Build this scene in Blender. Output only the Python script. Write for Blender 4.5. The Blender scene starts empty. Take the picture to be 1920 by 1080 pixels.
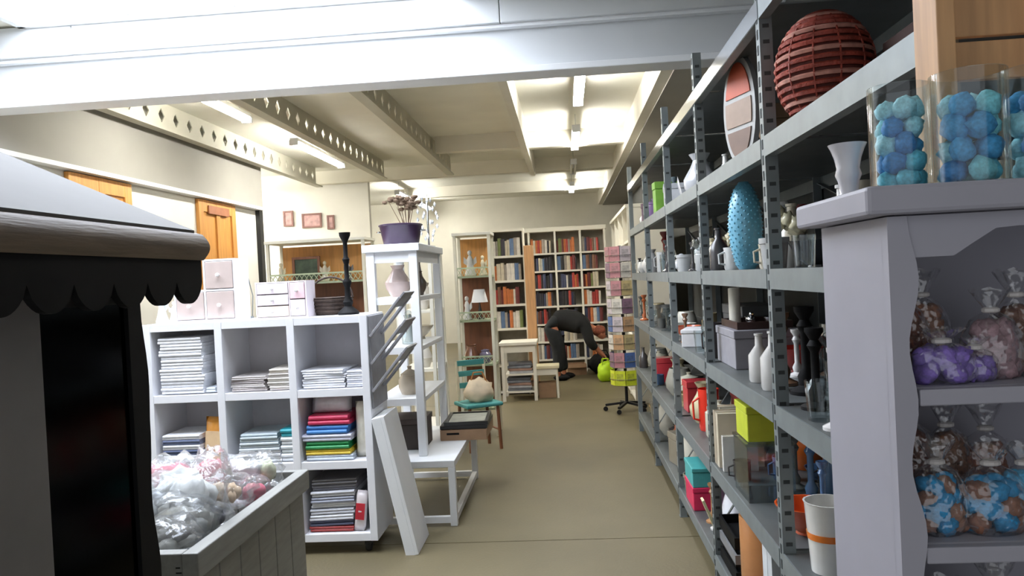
import bpy, bmesh, math, random
from mathutils import Vector, Matrix, noise
R_ = random.Random(7)
PI = math.pi
scene = bpy.context.scene
col = scene.collection

# ---------------------------------------------------------------- camera
EYE = 1.56; FPX = 1450.0
def basis(yaw, pit, roll):
    y, p, t = (math.radians(a) for a in (yaw, pit, roll))
    F = Vector((-math.sin(y)*math.cos(p), math.cos(y)*math.cos(p), -math.sin(p)))
    R0 = Vector((math.cos(y), math.sin(y), 0)); U0 = R0.cross(F)
    return F, R0*math.cos(t)-U0*math.sin(t), R0*math.sin(t)+U0*math.cos(t)
CF, CR, CU = basis(3.98, 0.75, 2.9)
cam_d = bpy.data.cameras.new('camera'); cam = bpy.data.objects.new('camera', cam_d); col.objects.link(cam)
m = Matrix((CR, CU, -CF)).transposed().to_4x4(); m.translation = (0, 0, EYE)
cam.matrix_world = m
cam_d.sensor_width = 36; cam_d.lens = 36*FPX/1920; cam_d.clip_start = 0.02
scene.camera = cam
# ---------------------------------------------------------------- world, exposure
w = bpy.data.worlds.new('world'); scene.world = w; w.use_nodes = True
bg = w.node_tree.nodes['Background']; bg.inputs[0].default_value = (0.90, 0.94, 1.0, 1); bg.inputs[1].default_value = 0.78
scene.view_settings.view_transform = 'Standard'; scene.view_settings.look = 'None'
scene.view_settings.gamma = 1; scene.view_settings.use_curve_mapping = False
scene.view_settings.exposure = 0.0
SKYLIGHT = 15.0      # daylight coming through the frosted skylight panes
TUBE = 130.0         # fluorescent tubes

# ---------------------------------------------------------------- helpers: layout
def ray(px, py): return CF + CR*((px-960)/FPX) - CU*((py-540)/FPX)
def atY(px, py, Y): d = ray(px, py); return Vector((0, 0, EYE)) + d*(Y/d.y)
def atX(px, py, X): d = ray(px, py); return Vector((0, 0, EYE)) + d*(X/d.x)
def atZ(px, py, Z): d = ray(px, py); return Vector((0, 0, EYE)) + d*((Z-EYE)/d.z)

# ---------------------------------------------------------------- helpers: materials
def lin(c): return tuple(((v/255)/12.92 if v/255 <= .04045 else ((v/255+.055)/1.055)**2.4) for v in c)
MATS = {}
def M(key, rgb=None, rough=.5, metal=0, var=.10, scale=14, bump=0.0, bscale=None, coat=0, stretch=None, emit=0, spec=.5):
    if key in MATS: return MATS[key]
    mt = bpy.data.materials.new(key); mt.use_nodes = True; nt = mt.node_tree; n = nt.nodes; l = nt.links
    p = n['Principled BSDF']; c = lin(rgb)
    tc = n.new('ShaderNodeTexCoord'); mp = n.new('ShaderNodeMapping')
    if stretch: mp.inputs['Scale'].default_value = stretch
    l.new(tc.outputs['Object'], mp.inputs[0])
    nz = n.new('ShaderNodeTexNoise'); nz.inputs['Scale'].default_value = scale; nz.inputs['Detail'].default_value = 4
    l.new(mp.outputs[0], nz.inputs['Vector'])
    rp = n.new('ShaderNodeValToRGB'); rp.color_ramp.elements[0].position = .3; rp.color_ramp.elements[1].position = .7
    rp.color_ramp.elements[0].color = (*[v*(1-var) for v in c], 1); rp.color_ramp.elements[1].color = (*[min(1, v*(1+var)) for v in c], 1)
    l.new(nz.outputs['Fac'], rp.inputs[0]); l.new(rp.outputs[0], p.inputs['Base Color'])
    p.inputs['Roughness'].default_value = rough; p.inputs['Metallic'].default_value = metal
    p.inputs['Specular IOR Level'].default_value = spec
    p.inputs['Coat Weight'].default_value = coat; p.inputs['Coat Roughness'].default_value = .15
    if emit:
        p.inputs['Emission Color'].default_value = (*c, 1); p.inputs['Emission Strength'].default_value = emit
    if bump:
        nb = n.new('ShaderNodeTexNoise'); nb.inputs['Scale'].default_value = bscale or scale*3; nb.inputs['Detail'].default_value = 3
        l.new(mp.outputs[0], nb.inputs['Vector'])
        b = n.new('ShaderNodeBump'); b.inputs['Strength'].default_value = bump; b.inputs['Distance'].default_value = .01
        l.new(nb.outputs['Fac'], b.inputs['Height']); l.new(b.outputs[0], p.inputs['Normal'])
    MATS[key] = mt; return mt
def film(key, tint=(235, 240, 245), fac=.06, rough=.12, bump=.6, bscale=30, milk=0):
    if key in MATS: return MATS[key]
    mt = bpy.data.materials.new(key); mt.use_nodes = True; nt = mt.node_tree; n = nt.nodes; l = nt.links
    n.remove(n['Principled BSDF']); out = n['Material Output']
    tr = n.new('ShaderNodeBsdfTransparent'); tr.inputs[0].default_value = (*lin(tint), 1)
    gl = n.new('ShaderNodeBsdfGlossy'); gl.inputs['Roughness'].default_value = rough; gl.inputs[0].default_value = (.95, .95, .95, 1)
    lw = n.new('ShaderNodeLayerWeight'); lw.inputs[0].default_value = .18
    ad = n.new('ShaderNodeMath'); ad.operation = 'MULTIPLY_ADD'; ad.inputs[1].default_value = .4; ad.inputs[2].default_value = fac; ad.use_clamp = True
    l.new(lw.outputs['Fresnel'], ad.inputs[0])
    mx = n.new('ShaderNodeMixShader'); l.new(ad.outputs[0], mx.inputs[0]); l.new(tr.outputs[0], mx.inputs[1]); l.new(gl.outputs[0], mx.inputs[2])
    if bump:
        tc = n.new('ShaderNodeTexCoord'); nz = n.new('ShaderNodeTexNoise'); nz.inputs['Scale'].default_value = bscale; nz.inputs['Detail'].default_value = 2
        l.new(tc.outputs['Object'], nz.inputs['Vector'])
        b = n.new('ShaderNodeBump'); b.inputs['Strength'].default_value = bump; b.inputs['Distance'].default_value = .02
        l.new(nz.outputs['Fac'], b.inputs['Height']); l.new(b.outputs[0], gl.inputs['Normal']); l.new(b.outputs[0], lw.inputs['Normal'])
    last = mx
    if milk:
        df = n.new('ShaderNodeBsdfDiffuse'); df.inputs[0].default_value = (.85, .86, .88, 1)
        m2 = n.new('ShaderNodeMixShader'); m2.inputs[0].default_value = milk; l.new(mx.outputs[0], m2.inputs[1]); l.new(df.outputs[0], m2.inputs[2]); last = m2
    l.new(last.outputs[0], out.inputs[0]); MATS[key] = mt; return mt

# ---------------------------------------------------------------- helpers: meshes
class MB:
    def __init__(s): s.v = []; s.f = []; s.mi = []; s.m = 0
    def add(s, vs, fs):
        o = len(s.v); s.v += [Vector(p) for p in vs]
        for f in fs: s.f.append([o+i for i in f]); s.mi.append(s.m)
        return s
    def box(s, x0, x1, y0, y1, z0, z1, M4=None):
        vs = [(x, y, z) for z in (z0, z1) for y in (y0, y1) for x in (x0, x1)]
        if M4 is not None: vs = [M4 @ Vector(p) for p in vs]
        return s.add(vs, [(0, 2, 3, 1), (4, 5, 7, 6), (0, 1, 5, 4), (1, 3, 7, 5), (3, 2, 6, 7), (2, 0, 4, 6)])
    def bar(s, p, q, w, h, up=(0, 0, 1)):
        p = Vector(p); q = Vector(q); d = (q-p); L = d.length; d.normalize(); up = Vector(up)
        sd = d.cross(up)
        if sd.length < 1e-4: sd = d.cross(Vector((1, 0, 0)))
        sd.normalize(); u = sd.cross(d)
        M4 = Matrix((sd, d, u)).transposed().to_4x4(); M4.translation = p
        return s.box(-w/2, w/2, 0, L, -h/2, h/2, M4)
    def tube(s, pts, r, n=8, closed=False):
        pts = [Vector(p) for p in pts]; k = len(pts); rs = r if isinstance(r, (list, tuple)) else [r]*k
        vs = []; prev = None
        for i, p in enumerate(pts):
            a = pts[(i-1) % k] if (closed or i > 0) else p; b = pts[(i+1) % k] if (closed or i < k-1) else p
            d = (b-a).normalized()
            u = prev if prev is not None else (Vector((0, 0, 1)) if abs(d.z) < .9 else Vector((1, 0, 0)))
            u = (u - d*u.dot(d)).normalized(); prev = u; t = d.cross(u)
            for j in range(n):
                an = 2*PI*j/n; vs.append(p + u*math.cos(an)*rs[i] + t*math.sin(an)*rs[i])
        fs = []
        for i in range(k if closed else k-1):
            for j in range(n):
                a = i*n+j; b = i*n+(j+1) % n; c = ((i+1) % k)*n+(j+1) % n; d = ((i+1) % k)*n+j
                fs.append((a, b, c, d))
        if not closed: fs.append(tuple(range(n))[::-1]); fs.append(tuple((k-1)*n+j for j in range(n)))
        return s.add(vs, fs)
    def lathe(s, prof, n=18, c=(0, 0, 0), sx=1, sy=1, M4=None):
        vs = []; fs = []
        for r, z in prof:
            for j in range(n):
                a = 2*PI*j/n; p = Vector((c[0]+r*math.cos(a)*sx, c[1]+r*math.sin(a)*sy, c[2]+z))
                vs.append(M4 @ p if M4 is not None else p)
        k = len(prof)
        for i in range(k-1):
            for j in range(n): fs.append((i*n+j, i*n+(j+1) % n, (i+1)*n+(j+1) % n, (i+1)*n+j))
        if prof[0][0] > 1e-4: fs.append(tuple(range(n))[::-1])
        if prof[-1][0] > 1e-4: fs.append(tuple((k-1)*n+j for j in range(n)))
        return s.add(vs, fs)
    def prism(s, poly, axis, a0, a1):
        n = len(poly)
        def P(u, v, a): return {'x': (a, u, v), 'y': (u, a, v), 'z': (u, v, a)}[axis]
        vs = [P(u, v, a0) for u, v in poly] + [P(u, v, a1) for u, v in poly]
        fs = [tuple(range(n))[::-1], tuple(range(n, 2*n))] + [(i, (i+1) % n, n+(i+1) % n, n+i) for i in range(n)]
        return s.add(vs, fs)
    def blob(s, c, r, seed=0, amp=.2, fr=2.0, nu=14, nv=10, flat=0):
        c = Vector(c); r = Vector(r) if not isinstance(r, (int, float)) else Vector((r, r, r)); vs = []
        for i in range(nv+1):
            th = PI*i/nv
            for j in range(nu):
                ph = 2*PI*j/nu; d = Vector((math.sin(th)*math.cos(ph), math.sin(th)*math.sin(ph), -math.cos(th)))
                k = 1+amp*noise.noise(d*fr+Vector((seed*7.3, seed*3.1, seed)))
                p = Vector((d.x*r.x*k, d.y*r.y*k, d.z*r.z*k))
                if flat and p.z < -r.z*flat: p.z = -r.z*flat
                vs.append(c+p)
        fs = [(i*nu+j, i*nu+(j+1) % nu, (i+1)*nu+(j+1) % nu, (i+1)*nu+j) for i in range(nv) for j in range(nu)]
        return s.add(vs, fs)
    def mesh(s, name, mats, smooth=False):
        me = bpy.data.meshes.new(name); me.from_pydata([tuple(p) for p in s.v], [], s.f)
        bm = bmesh.new(); bm.from_mesh(me); bmesh.ops.remove_doubles(bm, verts=bm.verts, dist=1e-6)
        bmesh.ops.recalc_face_normals(bm, faces=bm.faces); 
        mi = None
        bm.to_mesh(me); bm.free()
        for q in (mats if isinstance(mats, (list, tuple)) else [mats]): me.materials.append(q)
        if len(me.materials) > 1 and len(me.polygons) == len(s.mi): me.polygons.foreach_set('material_index', s.mi)
        if smooth:
            me.polygons.foreach_set('use_smooth', [True]*len(me.polygons))
            if smooth != 'all':
                me.set_sharp_from_angle(angle=math.radians(40))
        return me
    def build(s, name, mat, parent=None, smooth=False, bevel=0, loc=None, rz=0):
        o = bpy.data.objects.new(name, s.mesh(name, mat, smooth)); col.objects.link(o)
        if parent is not None: o.parent = parent
        if loc is not None: o.location = loc
        if rz: o.rotation_euler.z = rz
        if bevel:
            b = o.modifiers.new('bevel', 'BEVEL'); b.width = bevel; b.segments = 2; b.limit_method = 'ANGLE'; b.angle_limit = .6
        return o
LABELS = {}
SUFFIX = ['', ', next one back', ', third one back', ', fourth one back', ', fifth one back', ', sixth one back', ', seventh one back']
def tag(o, label, cat, group=None, share=False):
    n = LABELS.get(label, 0); LABELS[label] = n+1
    if n and not share: label = label + SUFFIX[min(n, 6)]
    o['label'] = label; o['category'] = cat
    if group: o['group'] = group
    return o
def thing(name, label, cat, loc=(0, 0, 0), rz=0, group=None):
    o = bpy.data.objects.new(name, None); col.objects.link(o); o.empty_display_size = .05
    o.location = loc; o.rotation_euler.z = rz
    return tag(o, label, cat, group)
def struct(o): o['kind'] = 'structure'; return o
def link_copy(src, name, parent=None, loc=None, rz=None, mat=None):
    c = bpy.data.objects.new(name, src.data); col.objects.link(c); c.parent = parent
    if loc is not None: c.location = loc
    if rz is not None: c.rotation_euler.z = rz
    return c
def meshobj(name, me, parent=None, loc=(0, 0, 0), rot=(0, 0, 0), scale=None):
    o = bpy.data.objects.new(name, me); col.objects.link(o); o.location = loc; o.rotation_euler = rot
    if parent is not None: o.parent = parent
    if scale: o.scale = scale
    return o

# ---------------------------------------------------------------- materials
floor_m = M('floor_concrete', (100, 91, 66), .55, var=.13, scale=1.3, bump=.12, bscale=60)
ceil_m = M('ceiling_paint', (230, 228, 216), .8, var=.04, scale=2)
cream_m = M('cream_paint', (224, 220, 206), .7, var=.04, scale=3)
white_m = M('white_paint', (226, 228, 230), .5, var=.03, scale=5)
steelbeam_m = M('beam_paint', (205, 208, 210), .5, var=.03, scale=2)
beamgrey_m = M('castellated_paint', (186, 183, 168), .6, var=.05, scale=3)
wallw_m = M('wall_white', (230, 228, 220), .8, var=.04, scale=2)
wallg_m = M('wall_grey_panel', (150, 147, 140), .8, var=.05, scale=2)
dark_m = M('dark_wall', (74, 74, 70), .85, var=.1, scale=2)
pine_m = M('pine_orange', (196, 138, 68), .5, var=.18, scale=5, stretch=(8, 8, .6))
pinelight_m = M('pine_light', (196, 150, 104), .55, var=.16, scale=5, stretch=(9, 9, .7))
brown_m = M('brown_wood', (120, 72, 42), .5, var=.18, scale=6, stretch=(8, 8, .7))
topwood_m = M('weathered_brown', (124, 108, 92), .6, var=.2, scale=7, stretch=(10, .8, 8), bump=.2)
black_m = M('black_paint', (13, 13, 14), .7, var=.25, scale=9, spec=.2)
blackm_m = M('black_metal', (26, 26, 28), .35, .3, var=.1)
greycab_m = M('grey_stile', (128, 124, 122), .6, var=.1, scale=5)
lav_m = M('lavender_paint', (160, 158, 167), .55, var=.05, scale=5)
galv_m = M('galvanised_steel', (122, 129, 130), .45, .3, var=.1, scale=12)
galvd_m = M('steel_deck', (96, 100, 100), .5, .4, var=.12, scale=8)
sheet_m = M('shelf_back_shade', (44, 48, 48), .7, .1, var=.15, scale=5)
greym_m = M('grey_rack_metal', (138, 138, 142), .45, 0, var=.1)
crate_m = M('crate_grey_wood', (138, 138, 134), .6, var=.12, scale=6, stretch=(8, 1, 8))
card_m = M('cardboard', (150, 120, 92), .8, var=.1, scale=12)
chrome_m = M('chrome', (200, 202, 205), .15, 1, var=.02)
glass_m = film('clear_glass', (246, 250, 251), .03, .03, 0)
darkglass_m = film('dark_glass', (70, 74, 78), .0, .12, 0)
wrap_m = film('crinkled_plastic', (250, 251, 252), .06, .2, .6, 26, milk=.07)
clearbag_m = film('clear_bag', (252, 252, 252), .12, .14, .9, 30, milk=.02)
green_m = M('sage_paint', (170, 180, 148), .6, var=.08, scale=9)
page_m = M('book_pages', (214, 206, 184), .9, var=.05)
# ================================================================ SETTING
# floor: cast slabs with open joints
fl = struct(MB().box(-9, 3, -1.2, 19.2, -.12, -.012).build('floor', M('floor_joint', (70, 66, 56), .9)))
ys = [-1.2, 4.55, 9.6, 14.4, 19.2]; xs = [-9, -3.2, 3]
for i in range(4):
    for j in range(2):
        MB().box(xs[j]+.004, xs[j+1]-.004, ys[i]+.004, ys[i+1]-.004, -.012, 0).build('floor_slab', floor_m, fl)
# back hall ceiling, front hall ceiling around the skylight
struct(MB().box(-9, 3, 5.5, 19.2, 3.56, 3.7).build('ceiling', ceil_m))
SX0, SX1, SY0, SY1, SZ = -3.75, -.62, 2.8, 5.26, 3.53
cf = struct(MB().box(SX1, 3, -1.2, 5.5, SZ, 3.7).box(-9, SX0, -1.2, 5.5, SZ, 3.7).box(SX0, SX1, -1.2, SY0, SZ, 3.7).box(SX0, SX1, SY1, 5.5, SZ, 3.7).build('ceiling_front', ceil_m))
sk = struct(MB().box(SX0-.02, SX1+.02, SY0-.02, SY0+.03, 3.50, 3.60).box(SX0-.02, SX1+.02, SY1-.03, SY1+.02, 3.50, 3.60)
     .box(SX0-.02, SX0+.03, SY0, SY1, 3.50, 3.60).box(SX1-.03, SX1+.02, SY0, SY1, 3.50, 3.60).build('window_1', white_m))
pane_m = M('frosted_skylight', (236, 243, 255), .5, var=0, emit=SKYLIGHT)
for i in range(4):
    x0 = SX0+.03+i*(SX1-SX0-.06)/4; x1 = x0+(SX1-SX0-.06)/4
    MB().box(x0+.012, x1-.012, SY0+.03, SY1-.03, 3.55, 3.56).build('skylight_pane', pane_m, sk)
    if i: MB().box(x0-.014, x0+.014, SY0+.03, SY1-.03, 3.53, 3.58).build('glazing_bar', white_m, sk)
# walls
wl = struct(MB().box(-4.45, -4.3, -1.2, 10.7, 0, 3.56).build('wall_left', wallw_m))
struct(MB().box(-4.3, -4.22, -1.2, 10.7, 2.73, 3.30).build('trim_1', wallg_m))  # grey colour carries the shade beneath the beam on the upper wall
struct(MB().box(-4.3, -4.19, -1.2, 10.7, 2.69, 2.73).build('trim_2', white_m))
struct(MB().box(-9.1, -9, 10.7, 19.2, 0, 3.56).build('wall_far_left', wallw_m))
struct(MB().box(-9, -4.45, 10.6, 10.7, 0, 3.56).build('wall_recess', wallw_m))
struct(MB().box(-9, -3.35, 13.3, 13.42, 0, 3.56).build('wall_partition', wallw_m))
struct(MB().box(-9, 3.1, 19.2, 19.35, 0, 3.7).build('wall_back', cream_m))
struct(MB().box(1.55, 1.7, -1.2, 19.2, 0, 3.7).build('wall_right', dark_m))
# front beam
fb = struct(MB().box(-4.3, 1.55, 5.36, 5.42, 3.0, 3.5).build('trim_3', steelbeam_m))
MB().box(-4.3, 1.55, 5.28, 5.50, 2.955, 3.0).build('bottom_flange', white_m, fb, bevel=.006)
MB().box(-4.3, 1.55, 5.30, 5.36, 3.275, 3.30).build('ledge', white_m, fb)
for a, b in ((-4.3, -3.4), (-3.395, -.36), (-.355, 1.55)):
    MB().box(a, b, 5.27, 5.36, 3.30, 3.515).build('fascia_panel', steelbeam_m, fb, bevel=.004)
# castellated beams along the hall
def castellated(x, y0, y1, name):
    z0, z1 = 3.26, 3.56
    r = struct(MB().box(x-.055, x+.055, y0, y1, z0, z0+.022).build(name, beamgrey_m))
    mb = MB(); c = .30; n = int((y1-y0)/c); zm = (z0+.022+z1)/2
    for i in range(n):
        a = y0+i*c; b = a+c; cy = (a+b)/2
        C = [(a, z0+.022), (b, z0+.022), (b, z1), (a, z1)]
        D = [(cy, zm-.075), (cy+.062, zm), (cy, zm+.075), (cy-.062, zm)]
        vs = [(x, u, v) for u, v in C+D]
        mb.add(vs, [(0, 1, 4), (1, 5, 4), (1, 2, 5), (2, 6, 5), (2, 3, 6), (3, 7, 6), (3, 0, 7), (0, 4, 7)])
    w_ = mb.build('perforated_web', beamgrey_m, r)
    s_ = w_.modifiers.new('thick', 'SOLIDIFY'); s_.thickness = .012; s_.offset = 0
    return r
castellated(-4.08, 5.5, 12.9, 'trim_4'); castellated(-2.85, 5.5, 12.4, 'trim_5'); castellated(-1.76, 5.5, 12.4, 'trim_6')
struct(MB().box(-.50, -.42, 5.5, 13.1, 3.26, 3.56).build('trim_7', cream_m))
struct(MB().box(.90, 1.0, 5.5, 19.2, 3.26, 3.56).build('trim_8', cream_m))
struct(MB().box(1.0, 1.55, 5.5, 19.2, 3.24, 3.27).build('ceiling_side', wallg_m))
for k, (a, b, y) in enumerate(((-1.70, -.5, 10.6), (-.42, .9, 10.7), (-.42, .9, 13.3), (-4.2, .9, 13.1), (-3.3, .9, 16.2))):
    struct(MB().box(a, b, y, y+.14, 3.34, 3.56).build('trim_%d' % (9+k), cream_m))
# dark steel column at the end of the left wall
c_ = struct(MB().box(-4.36, -4.24, 10.62, 10.74, 0, 3.26).build('trim_14', blackm_m))
MB().box(-4.42, -4.18, 10.56, 10.80, 0, .02).build('base_plate', blackm_m, c_)

# ================================================================ fluorescent lamps
tube_m = M('fluorescent_tube', (255, 252, 244), .4, var=0, emit=TUBE)
tubeoff_m = M('unlit_tube', (225, 222, 210), .4, var=.02)
def batten(x, y, lab, lit=True, L=1.25):
    t = thing('fluorescent_lamp', lab, 'lamp', (x, y, 3.30), group='fluorescent ceiling lamps')
    MB().box(-.05, .05, -L/2, L/2, .05, .09).build('housing', white_m, t, bevel=.006)
    for s in (-1, 1):
        MB().tube([(s*.03, -L/2+.03, .025), (s*.03, L/2-.03, .025)], .017, 10).build('tube', tube_m if lit else tubeoff_m, t, smooth=True)
        MB().box(-.05, .05, s*(L/2)-.02, s*(L/2)+.02, .0, .06).build('end_cap', white_m, t)
        MB().tube([(0, s*L*.35, .09), (0, s*L*.35, .26)], .006, 6).build('hanger', chrome_m, t)
batten(.22, 7.45, 'lit fluorescent lamp above the aisle, nearest to the white front beam')
batten(.22, 10.2, 'lit fluorescent lamp above the aisle, middle of the three lit ones', L=1.4)
batten(.22, 12.9, 'unlit fluorescent lamp above the aisle, between two lit ones', lit=False)
batten(.22, 15.9, 'lit fluorescent lamp above the aisle, farthest one over the bookcases')
batten(-3.20, 7.2, 'lit fluorescent lamp on the left, tucked under the white front beam')
batten(-3.20, 10.2, 'lit fluorescent lamp on the left beside the beam with diamond holes', L=2.0)
batten(-3.2, 15.6, 'lit fluorescent lamp far back on the left, above the purple tub')
batten(-3.2, 17.9, 'added unseen fluorescent lamp at the far back left, hidden behind the etagere ornaments')  # unseen lamp added to brighten the far back wall
batten(-6.2, 17.0, 'added unseen fluorescent lamp behind the picture wall', L=1.8)  # also added out of sight, more light for the far end
batten(-6.9, 11.7, 'second added unseen fluorescent lamp in the recess left of the picture wall', L=2.0)  # extra hidden lamp, added to whiten the picture wall
batten(-5.9, 12.0, 'added unseen fluorescent lamp in the recess in front of the picture wall', L=2.4)  # added out of view to light the picture wall

# ================================================================ left wall things
def pine_door(y0, y1, z1, lab, plaque):
    t = thing('pine_door', lab, 'door', (-4.3, (y0+y1)/2, 0))
    w_ = (y1-y0)/2
    for a, b in ((-w_, -w_+.12), (w_-.12, w_), (-.05, .05)): MB().box(.002, .045, a, b, 0, z1).build('stile', pine_m, t, bevel=.004)
    for z in (0, .95, 1.75, z1-.14):
        for a, b in ((-w_+.12, -.05), (.05, w_-.12)): MB().box(.004, .042, a, b, z, z+.14).build('rail', pine_m, t)
    zs = [.14, .95, 1.09, 1.75, 1.89, z1-.14]
    for a, b in ((-w_+.12, -.05), (.05, w_-.12)):
        for k in range(3): MB().box(.008, .022, a, b, zs[2*k], zs[2*k+1]).build('panel', pine_m, t)
    if plaque: MB().box(.046, .06, -w_*.55, w_*.55, z1-.16, z1-.06).build('plaque', M('plaque_red', (146, 92, 60), .6), t)
pine_door(6.45, 7.43, 2.68, 'orange pine door on the left wall, nearer one, above the black cabinet roof', False)
pine_door(8.84, 9.86, 2.68, 'orange pine door with a reddish plaque on the left wall', True)
frame_m = M('picture_frame_brown', (128, 92, 86), .6)
for px0, px1, py0, py1, lab in ((532, 549, 395, 425, 'small upright brown picture, leftmost of three on the white wall'),
                            (567, 602, 399, 428, 'wide brown picture, middle of three on the white wall'),
                            (614, 626, 403, 430, 'narrow brown picture, rightmost of three on the white wall')):
    a = atY(px0, py1, 13.28); b = atY(px1, py0, 13.28)
    t = thing('wall_picture', lab, 'picture', ((a.x+b.x)/2, 13.3, a.z), group='pictures on the white wall')
    hw = (b.x-a.x)/2; hh = b.z-a.z
    MB().box(-hw, hw, -.03, -.002, 0, .03).box(-hw, hw, -.03, -.002, hh-.03, hh).box(-hw, -hw+.03, -.03, -.002, .03, hh-.03).box(hw-.03, hw, -.03, -.002, .03, hh-.03).build('frame', frame_m, t)
    MB().box(-hw+.03, hw-.03, -.02, -.004, .03, hh-.03).build('print', M('print_pinkish', (186, 150, 148), .7, var=.3, scale=14), t)

# ================================================================ black display cabinet (left foreground)
XS = -1.0; XO = -.87
yn, ya, yb, yc = atX(-150, 800, XS).y, atX(88, 800, XS).y, atX(252, 800, XS).y, atX(287, 800, XS).y
ycor = atX(385, 540, XO).y
t = thing('display_cabinet', 'black painted display cabinet with brown wood cornice and scalloped valance', 'cabinet', (XS, (yn+yc)/2, 0))
oy = (yn+yc)/2
def loc(mb, name, mat, parent, **k):
    o = mb.build(name, mat, parent, **k); o.location = (-XS, -oy, 0); return o
loc(MB().box(XS-.022, XS, yn, ya, .05, 1.62), 'stile', greycab_m, t, bevel=.004)['label'] = 'grey near stile'  # near stile coloured grey, the other frame parts black
# far stile with a wavy edge
pts = [(yb, .05)]; 
for i in range(41):
    z = .05+i*(1.62-.05)/40; pts.append((yc-.012+.014*math.sin(z*15+.6)*abs(math.sin(z*5)), z))
pts.append((yb, 1.62))
loc(MB().prism(pts, 'x', XS-.03, XS), 'stile', black_m, t)
loc(MB().box(XS-.022, XS, ya, yb, .05, .20), 'bottom_rail', black_m, t)
loc(MB().box(XS-.022, XS, ya, yb, 1.545, 1.62), 'top_rail', black_m, t)
loc(MB().box(XS-.014, XS-.010, ya, yb, .20, 1.545), 'glass_pane', darkglass_m, t)
loc(MB().box(XS-.75, XS-.70, yn, yc-.02, .05, 1.62), 'back_panel', black_m, t)
loc(MB().box(XS-.70, XS-.025, yc-.04, yc-.02, .05, 1.62), 'end_panel', black_m, t)
loc(MB().box(XS-.70, XS-.025, yn, yn+.02, .05, 1.62), 'end_panel', black_m, t)
loc(MB().box(XS-.74, XS-.002, yn, yc-.02, 0, .05), 'plinth', black_m, t)
for z in (.62, 1.06, 1.46): loc(MB().box(XS-.68, XS-.03, yn+.03, yc-.05, z, z+.012), 'glass_shelf', M('smoked_shelf', (50, 60, 64), .15, var=.1), t)
# valance with lobes
lob = ycor-.012-atX(333, 540, XO).y; y = ycor-.006; pts = []
while y > yn-.05:
    for k in range(13):
        a = PI*k/12; pts.append((y-lob*(k/12), 1.588-.050*math.sin(a)**.6))
    y -= lob
poly = [(ycor-.006, 1.65)]+pts+[(pts[-1][0], 1.65)]
loc(MB().prism(poly, 'x', XO-.02, XO-.004), 'valance', black_m, t)
loc(MB().box(XS-.005, XO-.02, ycor-.02, ycor-.006, 1.60, 1.65), 'valance_return', black_m, t)
loc(MB().box(XS-.75, XO-.02, yn-.05, ycor-.02, 1.62, 1.64), 'soffit', black_m, t)
# rounded wooden cornice running along the side
prof = [(-.12, 1.64), (0, 1.64)]+[(.018*math.sin(PI*k/10)+0, 1.64+.062*k/10) for k in range(1, 10)]+[(0, 1.702), (-.03, 1.712), (-.12, 1.712)]
loc(MB().prism([(XO+u, v) for u, v in prof], 'y', yn-.05, ycor), 'cornice', topwood_m, t, smooth=True)
loc(MB().box(XS-.76, XO-.12, yn-.05, ycor, 1.64, 1.70), 'top', topwood_m, t)
A = Vector((XO-.01, ycor-.02, 1.712)); B = Vector((XO-.01, yn-.05, 1.712)); Cc = atX(-90, 248, -1.5); Dd = Vector((-1.5, yn-.05, Cc.z))
mb = MB(); th = Vector((0, 0, -.012))
mb.add([A, B, Dd, Cc, A+th, B+th, Dd+th, Cc+th], [(0, 1, 2, 3), (7, 6, 5, 4), (0, 4, 5, 1), (1, 5, 6, 2), (2, 6, 7, 3), (3, 7, 4, 0)])
loc(mb, 'roof_panel', M('roof_grey', (92, 90, 85), .7, var=.06, scale=4), t)
p = atX(205, 602, -1.12)
k_ = thing('price_card', 'pale pink card standing inside the black display cabinet', 'card', (p.x, p.y, 1.472))
MB().box(-.004, .004, -.045, .045, 0, .075).build('card_face', M('pink_card', (206, 168, 160), .7), k_)
MB().prism([(-.0, 0), (-.05, 0), (-.004, .05)], 'y', -.01, .01).build('strut', M('pink_card2', (190, 150, 145), .7), k_)
for i, (px, z) in enumerate(((232, 1.472), (222, 1.072), (160, .632), (140, 1.072))):
    p = atX(px, 640, -1.10)
    tag(MB().lathe([(.0, 0), (.028, 0), (.03, .006), (.008, .02), (.012, .06), (.02, .09), (.024, .14), (.022, .142), (.018, .09), (0, .085)], 14).build('silver_goblet', chrome_m, smooth=True, loc=(p.x, p.y, z)),
        ('small silver goblet on the top glass shelf inside the black cabinet', 'silver goblet beside the far stile inside the black cabinet', 'silver goblet low down inside the black cabinet', 'silver goblet in the middle of the black cabinet')[i], 'goblet', 'goblets in the black cabinet')

# ================================================================ grey crate with bagged goods
CX, CY0, CY1, CZ = -1.20, 2.34, 3.38, .75
CXL = -1.95
t = thing('display_crate', 'grey wooden crate bin heaped with bagged goods', 'crate', ((CX+CXL)/2, (CY0+CY1)/2, 0))
ox, oy = (CX+CXL)/2, (CY0+CY1)/2
def loc2(mb, name, mat, parent, **k):
    o = mb.build(name, mat, parent, **k); o.location = (-ox, -oy, 0); return o
loc2(MB().box(CX-.04, CX+.012, CY0-.012, CY1, CZ-.085, CZ), 'rim_board', crate_m, t, bevel=.004)
loc2(MB().box(CXL, CXL+.035, CY0, CY1, CZ-.09, CZ), 'rim_board', crate_m, t, bevel=.004)
loc2(MB().box(CXL+.035, CX-.04, CY0-.012, CY0+.035, CZ-.085, CZ), 'rim_board', crate_m, t, bevel=.004)
loc2(MB().box(CXL+.035, CX-.035, CY1-.035, CY1, CZ-.09, CZ), 'rim_board', crate_m, t, bevel=.004)
n = 6
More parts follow.
